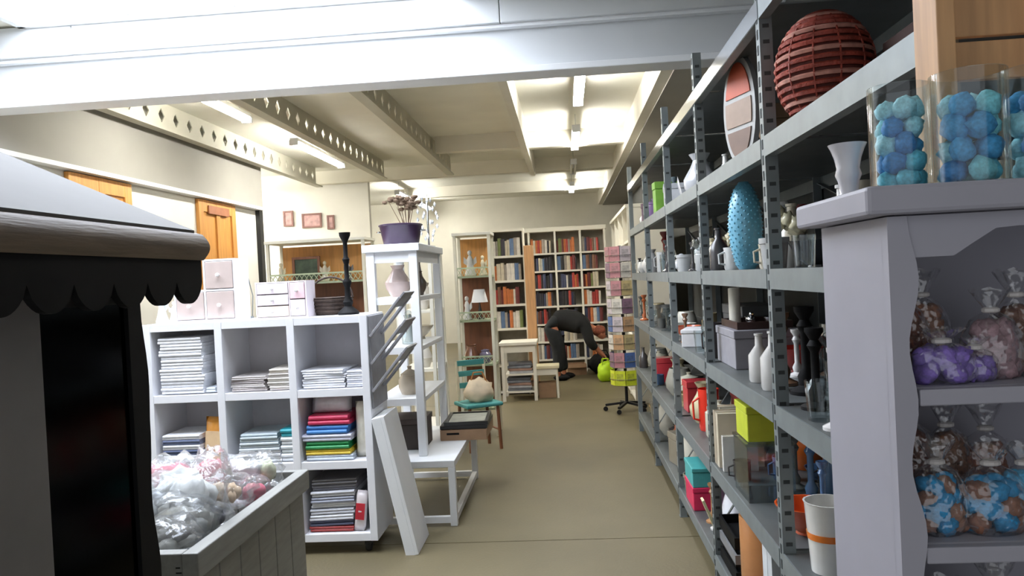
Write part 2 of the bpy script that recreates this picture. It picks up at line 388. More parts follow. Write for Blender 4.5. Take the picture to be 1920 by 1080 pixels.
for i in range(n):
    a = CY0+.02+i*(CY1-CY0-.04)/n; b = a+(CY1-CY0-.04)/n-.006
    loc2(MB().box(CX-.03, CX-.012, a, b, .05, CZ-.09), 'side_board', crate_m, t, bevel=.003)
    loc2(MB().box(CXL+.012, CXL+.03, a, b, .05, CZ-.09), 'side_board', crate_m, t)
n = 5
for i in range(n):
    a = CXL+.035+i*(CX-CXL-.07)/n; b = a+(CX-CXL-.07)/n-.006
    loc2(MB().box(a, b, CY0+.012, CY0+.03, .05, CZ-.09), 'front_board', crate_m, t, bevel=.003)
    loc2(MB().box(a, b, CY1-.03, CY1-.012, .05, CZ-.09), 'back_board', crate_m, t)
loc2(MB().box(CXL+.03, CX-.03, CY0+.03, CY1-.03, .48, .50), 'raised_floor', crate_m, t)
loc2(MB().box(CX-.02, CX+.004, CY0, CY1, .05, .13), 'base_board', crate_m, t, bevel=.004)
for z in (0, .0):
    pass
loc2(MB().box(CXL+.03, CX-.03, CY0+.03, CY1-.03, 0, .05), 'base', crate_m, t)
st = MB()
for k, (dz, wd) in enumerate(((.026, .014), (.042, .018), (.058, .014), (.07, .016))): st.box(CX-.06, CX-.06+wd, CY0-.0135, CY0-.011, CZ-.02-dz, CZ-.016-dz)
loc2(st, 'stamp', black_m, t)
def bag(x, y, z, r, lab, colr, seed, nin=5, rz=0, name='bagged_item', filmm=None, cat='bag'):
    t = thing(name, lab, cat, (x, y, z), rz, 'bagged goods in the grey crate')
    b = MB().blob((0, 0, r[2]*.8), (r[0]*1.1, r[1]*1.1, r[2]*1.05), seed, .45, 2.6, 18, 12, flat=.8).build('bag', filmm or wrap_m, t, smooth='all')
    mm = M('goods_%d_%d_%d' % colr, colr, .6, var=.2, scale=20)
    rr = random.Random(seed)
    for i in range(nin):
        c = (rr.uniform(-.4, .4)*r[0], rr.uniform(-.4, .4)*r[1], r[2]*rr.uniform(.55, 1.05))
        MB().blob(c, (r[0]*.5, r[1]*.5, r[2]*.5), seed+i, .35, 2.2, 12, 8).build('contents', mm, b, smooth='all')
    return t
def pxbag(px, py, Y, r, *a, **k):
    p = atY(px, py, Y); return bag(min(p.x, CX-.05-r[0]*1.2), max(CY0+.05+r[1]*1.2, min(p.y, CY1-.05-r[1]*1.2)), p.z-r[2]*.8-.03, r, *a, **k)
pxbag(375, 905, 2.75, (.15, .14, .13), 'large clear bag of white stuffing in the middle of the grey crate', (214, 216, 214), 1)
pxbag(440, 955, 2.62, (.12, .10, .09), 'clear bag of off-white goods lying near the crate front', (206, 204, 194), 2)
pxbag(325, 985, 2.50, (.09, .09, .06), 'dark olive bag of goods in the near corner of the crate', (78, 76, 66), 3)
pxbag(400, 1000, 2.48, (.07, .06, .05), 'small crumpled clear bag along the front rim of the crate', (170, 168, 160), 4)
pxbag(310, 885, 3.0, (.11, .10, .08), 'pink bagged item at the left of the crate beside the black cabinet', (196, 78, 104), 5)
pxbag(396, 880, 3.05, (.06, .10, .12), 'red and pink wrapped item sticking up out of the crate', (206, 72, 92), 6)
pxbag(470, 905, 2.95, (.10, .10, .07), 'beige bagged item in the middle of the crate', (196, 170, 140), 7)
pxbag(512, 905, 3.1, (.07, .08, .06), 'clear bag of pink and red flowers by the crate rim', (212, 110, 130), 8)
pxbag(528, 868, 3.25, (.07, .07, .08), 'pale yellow green bagged item at the far end of the crate', (204, 206, 176), 9)
pxbag(455, 868, 3.25, (.12, .08, .07), 'white bag at the far end of the crate below the cubby', (222, 222, 222), 10)
pxbag(485, 950, 2.75, (.07, .08, .05), 'small clear bag with a dark item beside the crate rim', (60, 58, 66), 11)
pxbag(300, 935, 2.7, (.12, .12, .10), 'grey white bag half hidden behind the black cabinet edge', (200, 204, 208), 12)
pxbag(355, 965, 2.62, (.09, .09, .07), 'clear bag of pale goods beside the dark olive bag', (190, 190, 184), 13)
# ================================================================ white cubby unit on casters
KY = 4.40; KD = .40; KXR = -1.158; KXL = -2.505; KZ0 = .075; KZ1 = 1.39; T = .045
kw = (KXR-KXL-4*T)/3; kh = (KZ1-KZ0-4*T)/3
KXC = (KXR+KXL)/2
t = thing('cubby_shelf', 'white nine-hole cubby shelf on casters filled with folded linens', 'shelf', (KXC, KY+KD/2, 0))
def lk(mb, name, mat, **k):
    o = mb.build(name, mat, t, **k); o.location = (-KXC, -(KY+KD/2), 0); return o
cub_m = M('cubby_white', (232, 233, 238), .4, var=.02, scale=6)
for i in range(4):
    x = KXL+i*(kw+T); lk(MB().box(x, x+T, KY, KY+KD, KZ0, KZ1), 'side_panel' if i in (0, 3) else 'divider', cub_m, bevel=.003)
for j in range(4):
    z = KZ0+j*(kh+T)
    for i in range(3):
        x = KXL+T+i*(kw+T); lk(MB().box(x, x+kw, KY+.004, KY+KD, z, z+T), 'shelf_board', cub_m, bevel=.002)
lk(MB().box(KXL+.01, KXR-.01, KY+KD-.012, KY+KD, KZ0+.01, KZ1-.01), 'back_panel', M('cubby_back', (206, 203, 206), .6, var=.03))
for x in (KXL+.09, KXR-.07):
    for y in (KY+.06, KY+KD-.06):
        cs = lk(MB().box(x-.018, x+.018, y-.03, y+.03, .045, KZ0), 'caster_fork', blackm_m)
        w_ = MB().lathe([(.0, -.014), (.033, -.014), (.036, -.008), (.036, .008), (.033, .014), (0, .014)], 16, M4=Matrix.Translation((x, y, .036)) @ Matrix.Rotation(PI/2, 4, 'Y')).build('caster_wheel', M('rubber', (20, 20, 22), .7), cs, smooth=True)
def cell(i, j): return KXL+T+i*(kw+T), KZ0+T+j*(kh+T)          # left x, floor z of a hole (j: 0 bottom .. 2 top)
def folded(name, x, y, z, wd, dp, h, rgb, lab, group, cat='linen', layers=2, rz=0, coat=0, tilt=0, seed=0):
    """a folded cloth: layered slabs with a rounded front fold"""
    mb = MB(); lh = h/layers; rr = random.Random(seed*31+int(x*1000))
    for k in range(layers):
        z0 = k*lh; ins = rr.uniform(0, .012); prof = []
        for q in range(7):
            a = -PI/2+PI*q/6; prof.append((-dp/2+ins+lh*.5*(1-math.cos(a)), z0+lh*.48+lh*.48*math.sin(a)))
        prof += [(dp/2, z0+lh*.96), (dp/2, z0)]
        x0, x1 = -wd/2+rr.uniform(0, .01), wd/2-rr.uniform(0, .01)
        mb.prism(prof, 'x', x0, x1)
    mm = M('cloth_%d_%d_%d_%d' % (*rgb, int(coat*10)), rgb, .35 if coat else .85, var=.06, scale=30, bump=.25 if coat else .1, bscale=45, coat=coat)
    o = mb.build(name, mm, loc=(x, y, z), rz=rz, smooth=True)
    o.rotation_euler.y = tilt
    return tag(o, lab, cat, group, share=False)
G = 'folded linens in the white cubby'
yc_ = KY+.17
# top row, left hole: a tall stack of white linens
x0, z0 = cell(0, 2)
for k in range(9):
    folded('folded_linen', x0+.17+R_.uniform(-.008, .008), yc_, z0+.006+k*.037, .27, .30, .036, (236, 238, 244), 'white linen in the tall stack in the top left hole, %s' % ['lowest', 'second from below', 'third from below', 'fourth from below', 'middle one', 'sixth from below', 'seventh from below', 'second from the top', 'topmost'][k], G, seed=k)
folded('folded_linen', x0+.335, yc_-.02, z0+.006, .07, .24, .03, (205, 212, 220), 'small pale blue packet beside the tall white linen stack', G, coat=.6)
# top row, middle hole
x0, z0 = cell(1, 2)
for k in range(4): folded('folded_linen', x0+.14, yc_, z0+.004+k*.022, .22, .29, .021, [(178, 170, 168), (196, 190, 188), (150, 142, 142), (188, 182, 180)][k], 'grey beige wrapped linen at the left of the top middle hole, %s' % ['lowest', 'second', 'third', 'topmost'][k], G, coat=.5, rz=R_.uniform(-.1, .1))
for k in range(5): folded('folded_linen', x0+.325, yc_, z0+.004+k*.025, .15, .28, .024, [(214, 208, 202), (200, 196, 190), (222, 218, 212), (206, 200, 196), (226, 220, 210)][k], 'cream wrapped linen at the right of the top middle hole, %s' % ['lowest', 'second', 'third', 'fourth', 'topmost'][k], G, coat=.5, rz=R_.uniform(-.08, .08))
# top row, right hole
x0, z0 = cell(2, 2)
for k in range(4): folded('folded_linen', x0+.15, yc_, z0+.004+k*.027, .26, .29, .026, [(224, 226, 232), (232, 234, 240), (216, 218, 226), (228, 230, 236)][k], 'white wrapped linen at the left of the top right hole, %s' % ['lowest', 'second', 'third', 'topmost'][k], G, coat=.6, rz=R_.uniform(-.06, .06))
for k in range(4): folded('folded_linen', x0+.345, yc_, z0+.004+k*.024, .12, .28, .023, [(218, 220, 228), (208, 210, 220), (226, 228, 234), (220, 222, 230)][k], 'narrow white linen at the right of the top right hole, %s' % ['lowest', 'second', 'third', 'topmost'][k], G, coat=.6)
# middle row, left hole: striped linens and an orange packet
x0, z0 = cell(0, 1)
for k in range(6): folded('folded_linen', x0+.14, yc_, z0+.004+k*.03, .24, .29, .029, [(228, 230, 236), (228, 230, 236), (90, 100, 130), (232, 234, 240), (110, 120, 150), (236, 238, 244)][k], '%s linen in the middle left hole, %s' % (('white', 'white', 'navy striped', 'white', 'blue grey', 'white')[k], ['lowest', 'second', 'third', 'fourth', 'fifth', 'topmost'][k]), G)
def packet(name, x, y, z, wd, dp, h, rgb, lab, group, rx=0, ry=0, rz=0, rgb2=None, cat='packet', seed=1):
    """soft plastic packet: pillow-shaped slab, optional second-colour end band"""
    t = thing(name, lab, cat, (x, y, z), rz, group)
    mb = MB(); nx, nz = 8, 8; vs = []; fs = []
    for s in (-1, 1):
        for i in range(nx+1):
            for j in range(nz+1):
                u = i/nx; v = j/nz; bul = (max(0, math.sin(PI*u)*math.sin(PI*v)))**.4
                vs.append(((u-.5)*wd, s*dp/2*bul+.004*noise.noise(Vector((u*5, v*5, seed))), v*h))
    W = nz+1; N = (nx+1)*W
    for s in (0, 1):
        for i in range(nx):
            for j in range(nz): a = s*N+i*W+j; fs.append((a, a+1, a+W+1, a+W))
    mb.add(vs, fs)
    mm = M('packet_%d_%d_%d' % rgb, rgb, .3, var=.12, scale=16, bump=.3, bscale=30, coat=.6)
    o = mb.build('pouch', mm, t, smooth='all'); o.rotation_euler = (rx, ry, 0)
    if rgb2:
        b = MB().box(-wd*.38, wd*.38, -dp*.52, -dp*.46, h*.3, h*.7).build('printed_band', M('packet_%d_%d_%d' % rgb2, rgb2, .3, var=.1, coat=.6), t); b.rotation_euler = (rx, ry, 0)
    return t
packet('linen_packet', x0+.305, yc_-.06, z0+.004, .12, .08, .27, (240, 164, 62), 'orange packet leaning in the middle left cubby hole', G, ry=.07, rgb2=(250, 214, 170))
# middle row, centre hole: pale blue packs, teal pack
x0, z0 = cell(1, 1)
for k in range(5): folded('folded_linen', x0+.17, yc_, z0+.004+k*.034, .27-.01*k, .29, .033, [(232, 234, 238), (226, 228, 234), (200, 210, 218), (196, 208, 216), (186, 200, 208)][k], 'pale blue grey folded cloth in the centre hole, %s' % ['lowest', 'second', 'third', 'fourth', 'topmost'][k], G, coat=.5, rz=.05)
for k in range(4): folded('folded_linen', x0+.36, yc_, z0+.004+k*.048, .11, .28, .047, [(226, 230, 234), (214, 222, 226), (222, 226, 230), (40, 158, 172)][k], '%s pack at the right of the centre hole, %s' % (('white', 'pale', 'white', 'teal')[k], ['lowest', 'second', 'third', 'topmost'][k]), G, coat=.5)
# middle row, right hole: coloured stack
x0, z0 = cell(2, 1)
for k, (c, nm, h, wd) in enumerate((((190, 200, 212), 'pale grey', .03, .29), ((226, 196, 60), 'yellow', .03, .27), ((34, 140, 78), 'green', .045, .26), ((206, 208, 226), 'lilac white', .04, .30), ((70, 136, 208), 'blue', .05, .25), ((206, 52, 92), 'crimson', .055, .25))):
    zz = z0+.004+[0, .032, .064, .111, .153, .205][k]
    folded('folded_linen', x0+.16+R_.uniform(-.01, .01), yc_, zz, wd, .29, h, c, '%s folded cloth in the coloured stack in the middle right hole' % nm, G, coat=.3, layers=2, seed=k)
packet('linen_packet', x0+.155, yc_-.02, z0+.266, .24, .09, .10, (226, 226, 230), 'crumpled white packet on top of the coloured cloth stack', G, rx=-.25)
packet('linen_packet', x0+.345, yc_-.06, z0+.002, .078, .07, .33, (226, 222, 208), 'cream packet standing beside the coloured cloth stack', G, ry=.02)
# bottom row, right hole
x0, z0 = cell(2, 0)
zz = z0+.004
for k, (c, nm) in enumerate((((160, 46, 44), 'brick red'), ((78, 82, 110), 'navy grey'), ((218, 220, 228), 'white'), ((196, 198, 208), 'silver grey'), ((224, 226, 232), 'white wrapped'), ((150, 154, 170), 'blue grey'), ((204, 206, 214), 'light grey'), ((120, 120, 130), 'slate grey'), ((96, 94, 98), 'charcoal'))):
    h = .032 if k else .03
    folded('folded_linen', x0+.15+k*.004, yc_+.01*math.sin(k*2), zz, .27, .28, h, c, '%s folded pack in the leaning stack in the bottom right hole' % nm, G, coat=.4, tilt=0 if k < 1 else -.03, seed=k)
    zz += h+.003
packet('linen_packet', x0+.315, yc_-.12, z0+.002, .07, .05, .24, (222, 214, 216), 'white and red packet leaning on the right of the bottom right hole', G, ry=.12, rgb2=(196, 40, 60))
# bottom row, other holes
for i in (0, 1):
    x0, z0 = cell(i, 0)
    for k in range(5): folded('folded_linen', x0+.2, yc_, z0+.004+k*.045, .30, .28, .044, [(170, 172, 180), (200, 202, 208), (150, 150, 158), (214, 214, 220), (184, 186, 194)][k], 'grey folded pack in the bottom %s hole behind the crate, %s' % (('left', 'middle')[i], ['lowest', 'second', 'third', 'fourth', 'topmost'][k]), G)

# ---- things standing on the cubby
KT = KZ1+.001
taupe_m = M('taupe_drawer', (190, 174, 168), .5, var=.05)
knob_m = M('knob_white', (226, 224, 222), .25, var=.02)
a = atY(385, 598, 4.5); b = atY(445, 598, 4.5); wdr = b.x-a.x
t = thing('drawer_chest', 'white stepped chest with taupe drawers standing on the cubby', 'chest', (a.x, 4.5, KT))
hh = (atY(415, 485, 4.5).z-KT); lw_ = a.x-atY(328, 590, 4.5).x; lh_ = atY(350, 545, 4.5).z-KT
MB().box(0, wdr, 0, .20, 0, .012).box(0, wdr, 0, .20, hh-.012, hh).box(0, .012, 0, .20, .012, hh-.012).box(wdr-.012, wdr, 0, .20, .012, hh-.012).box(.012, wdr-.012, .18, .20, .012, hh-.012).box(.012, wdr-.012, 0, .18, hh/2-.006, hh/2+.006).build('carcass', cub_m, t)
MB().box(-lw_, 0, 0, .20, 0, .012).box(-lw_, 0, 0, .20, lh_-.012, lh_).box(-lw_, -lw_+.012, 0, .20, .012, lh_-.012).box(-lw_+.012, 0, .18, .2, .012, lh_-.012).build('low_carcass', cub_m, t)
def drawer(t, x0, x1, z0, z1, mat, rk=.012, y=-.004):
    d = MB().box(x0+.003, x1-.003, y, .15, z0+.003, z1-.003).build('drawer', mat, t, bevel=.003)
    MB().lathe([(0, 0), (.006, 0), (.005, .012), (rk, .018), (rk*.9, .026), (0, .03)], 12, M4=Matrix.Translation(((x0+x1)/2, y, (z0+z1)/2)) @ Matrix.Rotation(PI/2, 4, 'X')).build('knob', knob_m, d, smooth=True)
drawer(t, .012, wdr-.012, hh/2+.006, hh-.012, taupe_m); drawer(t, .012, wdr-.012, .012, hh/2-.006, taupe_m); drawer(t, -lw_+.012, 0, .012, lh_-.012, taupe_m)
a = atY(481, 595, 4.46); b = atY(577, 595, 4.46); wdr = b.x-a.x; hh = atY(520, 528, 4.46).z-KT; sx = wdr*.66
pinkw_m = M('pink_white_box', (236, 226, 232), .5, var=.03); pink_m = M('pink_drawer', (238, 206, 214), .5, var=.04); peach_m = M('peach_drawer', (230, 212, 200), .5, var=.04)
t = thing('drawer_box', 'small pink and white box with five little drawers on the cubby', 'box', (a.x, 4.46, KT))
MB().box(0, wdr, 0, .16, 0, .008).box(0, wdr, 0, .16, hh-.008, hh).box(0, .008, 0, .16, .008, hh-.008).box(wdr-.008, wdr, 0, .16, .008, hh-.008).box(sx-.003, sx+.003, 0, .15, .008, hh-.008).box(.008, wdr-.008, .15, .16, .008, hh-.008).build('carcass', pinkw_m, t)
for k in range(3): drawer(t, .008, sx-.003, .008+k*(hh-.016)/3, .008+(k+1)*(hh-.016)/3, (peach_m, pinkw_m, pinkw_m)[k], .009)
for k in range(2): drawer(t, sx+.003, wdr-.008, .008+k*(hh-.016)/2, .008+(k+1)*(hh-.016)/2, (pinkw_m, pink_m)[k], .009)
# tall black candlestick
p = atY(654, 590, 4.55); H = atY(645, 436, 4.55).z-KT
pr = [(0, 0), (.062, 0), (.064, .012), (.045, .03), (.022, .05), (.03, .075), (.018, .10), (.016, .16), (.026, .19), (.026, .20), (.014, .215), (.013, .30), (.022, .33), (.013, .345), (.013, H-.06), (.02, H-.045), (.032, H-.02), (.034, H), (.02, H), (.018, H-.02), (0, H-.022)]
tag(MB().lathe(pr, 20).build('candlestick', black_m, smooth=True, loc=(p.x, 4.55, KT)), 'tall black turned candlestick at the right end of the cubby top', 'candlestick')
# dark basket beside it
p = atY(628, 590, 4.68)
t = thing('dark_basket', 'low dark brown basket behind the black candlestick', 'basket', (p.x-.02, 4.68, KT))
bk_m = M('dark_wicker', (66, 52, 44), .7, var=.3, scale=30, bump=.5, bscale=90)
MB().lathe([(0, 0), (.09, 0), (.10, .02), (.115, .10), (.12, .105), (.112, .108), (.095, .02), (0, .016)], 24, sx=1.15).build('bowl', bk_m, t, smooth=True)
for k in range(4): MB().tube([((.103+.004*k)*1.15*math.cos(a*PI/12), (.103+.004*k)*math.sin(a*PI/12), .025+.022*k) for a in range(24)], .005, 6, True).build('weave_ring', bk_m, t, smooth=True)
MB().tube([(.12*1.15*math.cos(PI*k/12), 0, .10+.13*math.sin(PI*k/12)) for k in range(13)], .006, 6).build('handle', bk_m, t, smooth=True)
# silver wire lantern between the chests
p = atY(460, 590, 4.72)
t = thing('wire_lantern', 'tall silver wire lantern between the taupe chest and the pink box', 'lantern', (p.x, 4.72, KT))
MB().lathe([(0, 0), (.05, 0), (.05, .012), (0, .014)], 16).build('base', galv_m, t, smooth=True)
for k in range(8):
    a = k*PI/4; MB().tube([(.046*math.cos(a), .046*math.sin(a), .012), (.055*math.cos(a), .055*math.sin(a), .14), (.03*math.cos(a), .03*math.sin(a), .26), (.004*math.cos(a), .004*math.sin(a), .30)], .003, 5).build('wire', galv_m, t)
MB().tube([(.03*math.cos(a*PI/8), 0, .325+.03*math.sin(a*PI/8)) for a in range(16)], .003, 5, True).build('ring', galv_m, t)
MB().lathe([(0, .014), (.022, .014), (.022, .09), (0, .092)], 14).build('candle', M('wax_white', (232, 228, 214), .5), t, smooth=True)
def figurine(x, y, z, h, rgb, lab, cat='figurine', grp=None, mm=None, wings=True):
    mm = mm or M('ceramic_%d_%d_%d' % rgb, rgb, .3, var=.06, coat=.3)
    t = thing('figurine', lab, cat, (x, y, z), R_.uniform(-1, 1), grp)
    MB().lathe([(0, 0), (.22*h, 0), (.24*h, .03*h), (.16*h, .25*h), (.10*h, .5*h), (.13*h, .62*h), (.07*h, .74*h), (.05*h, .78*h), (0, .79*h)], 14, sy=.8).build('robe', mm, t, smooth=True)
    MB().blob((0, 0, .88*h), (.085*h, .085*h, .11*h), 1, .08).build('head', mm, t, smooth='all')
    if wings:
        for s in (-1, 1):
            MB().prism([(s*.05*h, .55*h), (s*.24*h, .75*h), (s*.26*h, .5*h), (s*.10*h, .38*h)], 'y', .06*h, .09*h).build('wing', mm, t)
    return t
p = atY(290, 590, 4.55); figurine(p.x+.02, 4.6, KT, .20, (214, 222, 226), 'pale blue figurine on the cubby behind the valance tip')
p = atY(320, 590, 4.7); figurine(p.x, 4.74, KT, .13, (222, 214, 204), 'small cream figurine at the left end of the cubby top')
p = atY(540, 590, 4.72); figurine(p.x, 4.72, KT, .17, (206, 204, 190), 'cream figurine behind the pink drawer box')

# ================================================================ grey magazine rack hung on the cubby side
t = thing('magazine_rack', 'dark grey metal rack with three slanted arms on the cubby side', 'rack', (KXR, KY+.20, .84))
MB().box(.001, .012, -.18, .17, 0, .54).build('back_plate', greym_m, t, bevel=.002)
for k in range(3):
    z = .10+k*.16
    for y in (-.17, .10):
        MB().bar((.012, y, z), (.20, y, z+.22), .016, .055, (0, 1, 0)).build('arm', greym_m, t, bevel=.003)
    pl = MB().bar((.15, -.035, z+.165), (.225, -.035, z+.25), .29, .012, (-.7, 0, .6)).build('end_tray', greym_m, t, bevel=.002)
# white panel leaning against the cubby
t = thing('leaning_tray', 'white shallow tray panel leaning against the side of the cubby', 'panel', (-.915, 4.36, 0))
Lp = .82; ang = -.2
M4 = Matrix.Rotation(ang, 4, 'Y')
o = MB().box(-.02, 0, 0, .34, .004, Lp, M4).build('board', white_m, t, bevel=.002)
MB().box(-.075, -.02, 0, .018, .004, Lp, M4).build('edge_rail', white_m, t, bevel=.002)
MB().box(-.075, -.02, .322, .34, .004, Lp, M4).build('edge_rail', white_m, t, bevel=.002)
MB().box(-.075, -.02, .018, .322, .004, .022, M4).build('edge_rail', white_m, t)
MB().box(-.075, -.02, .018, .322, Lp-.018, Lp, M4).build('edge_rail', white_m, t)
for oo in t.children: oo.location = (0, 0, .0)

# ================================================================ low white table and etagere
TX0, TX1, TY0, TY1, TZ = -1.32, -.76, 4.86, 6.05, .42
t = thing('low_table', 'low white open-frame table under the white etagere', 'table', ((TX0+TX1)/2, (TY0+TY1)/2, 0))
def lt(mb, name, mat, **k):
    o = mb.build(name, mat, t, **k); o.location = (-(TX0+TX1)/2, -(TY0+TY1)/2, 0); return o
lt(MB().box(TX0, TX1, TY0, TY1, TZ-.045, TZ), 'table_top', white_m, bevel=.004)
for x in (TX0, TX1-.045):
    for y in (TY0, TY1-.045): lt(MB().box(x, x+.045, y, y+.045, 0, TZ-.045), 'leg', white_m, bevel=.003)
    lt(MB().box(x+.005, x+.04, TY0+.045, TY1-.045, .02, .06), 'stretcher', white_m)
lt(MB().box(TX0+.045, TX1-.045, TY0+.005, TY0+.04, .02, .06), 'stretcher', white_m)
lt(MB().box(TX0+.045, TX1-.045, TY1-.04, TY1-.005, .02, .06), 'stretcher', white_m)
EX0, EX1, EY0, EY1, EZ1 = -1.30, -.96, 5.0, 5.95, 1.82
t = thing('white_etagere', 'tall white open etagere standing on the low white table', 'shelf', ((EX0+EX1)/2, (EY0+EY1)/2, TZ))
def le(mb, name, mat, **k):
    o = mb.build(name, mat, t, **k); o.location = (-(EX0+EX1)/2, -(EY0+EY1)/2, -TZ); return o
for x in (EX0, EX1-.055):
    for y in (EY0, EY1-.055): le(MB().box(x, x+.055, y, y+.055, TZ+.001, EZ1-.05), 'post', white_m, bevel=.003)
le(MB().box(EX0-.02, EX1+.02, EY0-.02, EY1+.02, EZ1-.05, EZ1), 'top_board', white_m, bevel=.005)
le(MB().box(EX0+.055, EX1-.055, EY0+.01, EY0+.04, EZ1-.12, EZ1-.05), 'apron', white_m)
le(MB().box(EX1-.04, EX1-.01, EY0+.055, EY1-.055, EZ1-.12, EZ1-.05), 'apron', white_m)
EZS = (.80, 1.14, 1.47)
for z in EZS:
    le(MB().box(EX0+.005, EX1-.005, EY0+.056, EY1-.056, z-.03, z), 'shelf_board', white_m, bevel=.003)
    le(MB().box(EX0+.055, EX1-.055, EY0+.01, EY0+.045, z-.045, z), 'front_rail', white_m)
def lathe_item(name, lab, cat, prof, mat, loc, grp=None, n=18, **k):
    o = MB().lathe(prof, n, **k).build(name, mat, smooth=True, loc=loc); return tag(o, lab, cat, grp)
def cer(rgb, rough=.25, coat=.4): return M('ceramic_%d_%d_%d' % rgb, rgb, rough, var=.06, coat=coat)
t = thing('glass_carafe', 'clear glass carafe on the middle shelf of the white etagere', 'carafe', (-1.10, 5.3, 1.14))
MB().lathe([(0, 0), (.05, 0), (.055, .05), (.03, .12), (.025, .17), (.035, .20), (.033, .20), (.023, .17), (.027, .12), (.05, .05), (.046, .008), (0, .008)], 18).build('body', glass_m, t, smooth=True)
MB().lathe([(0, .19), (.02, .19), (.026, .215), (.014, .23), (0, .235)], 14).build('stopper', glass_m, t, smooth=True)
lathe_item('striped_vase', 'pinkish white bulbous vase on the upper etagere shelf', 'vase', [(0, 0), (.05, 0), (.085, .06), (.09, .10), (.05, .16), (.035, .19), (.05, .215), (.044, .215), (.03, .19), (0, .16)], cer((216, 196, 190)), (-1.14, 5.22, 1.47))
lathe_item('beige_pot', 'beige lidded pot on the lower etagere shelf', 'pot', [(0, 0), (.06, 0), (.08, .05), (.08, .10), (.06, .13), (.064, .135), (.03, .16), (.012, .17), (.016, .19), (0, .195)], cer((190, 178, 158)), (-1.10, 5.25, .80))
lathe_item('grey_vase', 'slim grey vase on the upper etagere shelf near the rear post', 'vase', [(0, 0), (.04, 0), (.05, .08), (.03, .17), (.022, .23), (.035, .26), (.03, .26), (.016, .23), (0, .2)], cer((132, 128, 126)), (-1.08, 5.62, 1.47))
lathe_item('cream_bowl', 'cream footed bowl on the middle etagere shelf', 'bowl', [(0, 0), (.04, 0), (.035, .02), (.06, .04), (.10, .09), (.105, .10), (.097, .10), (.055, .05), (0, .04)], cer((218, 208, 186)), (-1.10, 5.7, 1.14))
lathe_item('brown_vase', 'brown speckled vase at the aisle side of the upper etagere shelf', 'vase', [(0, 0), (.03, 0), (.055, .05), (.06, .09), (.03, .14), (.025, .16), (.035, .17), (.03, .17), (0, .12)], cer((104, 90, 82)), (-1.04, 5.42, 1.47))
figurine(-1.12, 5.45, 1.14, .2, (206, 204, 198), 'white figurine on the middle etagere shelf')
t = thing('dark_box', 'dark brown box under the lowest etagere shelf', 'box', (-1.13, 5.35, TZ+.002))
MB().box(-.12, .12, -.15, .15, 0, .17).build('body', M('dark_brown_box', (62, 54, 50), .7), t, bevel=.004)
MB().box(-.126, .126, -.156, .156, .172, .21).build('lid', M('dark_brown_box2', (70, 60, 56), .7), t, bevel=.004)
# on top of the etagere
p = atY(778, 455, 5.3)
t = thing('purple_tub', 'dark purple oval tub on top of the white etagere', 'tub', (-1.12, 5.30, EZ1+.001))
pur_m = M('purple_enamel', (52, 34, 60), .35, var=.1)
MB().lathe([(0, 0), (.115, 0), (.12, .01), (.145, .135), (.15, .14), (.14, .142), (.115, .015), (0, .012)], 28, sy=1.15).build('body', pur_m, t, smooth=True)
MB().tube([(.147*math.cos(a*PI/14), .147*1.15*math.sin(a*PI/14), .14) for a in range(28)], .006, 6, True).build('rim', pur_m, t, smooth=True)
for s in (-1, 1): MB().tube([(s*.14+s*.03*math.sin(PI*k/6), -.04+.08*k/6, .10) for k in range(7)], .005, 6).build('handle', chrome_m, t)
def twig_plant(x, y, z, h, n, rgb, lab, seed):
    rr = random.Random(seed); t = thing('dried_arrangement', lab, 'plant', (x, y, z))
    MB().lathe([(0, 0), (.045, 0), (.055, .05), (.04, .10), (.045, .11), (.038, .11), (0, .08)], 14).build('pot', cer((150, 132, 120)), t, smooth=True)
    mm = M('twig_%d_%d_%d' % rgb, rgb, .8, var=.25, scale=30)
    for k in range(n):
        a = rr.uniform(0, 2*PI); s = rr.uniform(.06, .16); b = MB().tube([(0, 0, .08), (s*.4*math.cos(a), s*.4*math.sin(a), h*.5), (s*math.cos(a), s*math.sin(a), h*rr.uniform(.75, 1))], [.004, .003, .002], 5).build('stem', mm, t)
        e = Vector((s*math.cos(a), s*math.sin(a), h*.88))
        for q in range(3):
            c = e+Vector((rr.uniform(-.03, .03), rr.uniform(-.03, .03), rr.uniform(-.05, .03)))
            MB().blob(c, (rr.uniform(.018, .03), rr.uniform(.018, .03), .014), k*3+q, .5, 3, 8, 6).build('leaf', mm, b, smooth='all')
    return t
twig_plant(-1.16, 5.72, EZ1+.001, .40, 12, (112, 92, 74), 'brown dried plant in a pot on the white etagere behind the purple tub', 3)
t = thing('glass_ornament', 'sparkling tall glass drop ornament on the rear of the white etagere', 'ornament', (-1.02, 5.82, EZ1+.001))
MB().lathe([(0, 0), (.05, 0), (.05, .01), (.008, .02), (.008, .40), (0, .41)], 12).build('stand', chrome_m, t, smooth=True)
rr = random.Random(5)
for k in range(26):
    a = k*2.4; rad = .03+.05*math.sin(PI*k/26); z = .06+.33*k/26
    MB().lathe([(0, -.022), (.012, 0), (0, .022)], 6, c=(rad*math.cos(a), rad*math.sin(a), z)).build('drop', M('crystal', (226, 230, 236), .08, .3, var=.02), t)
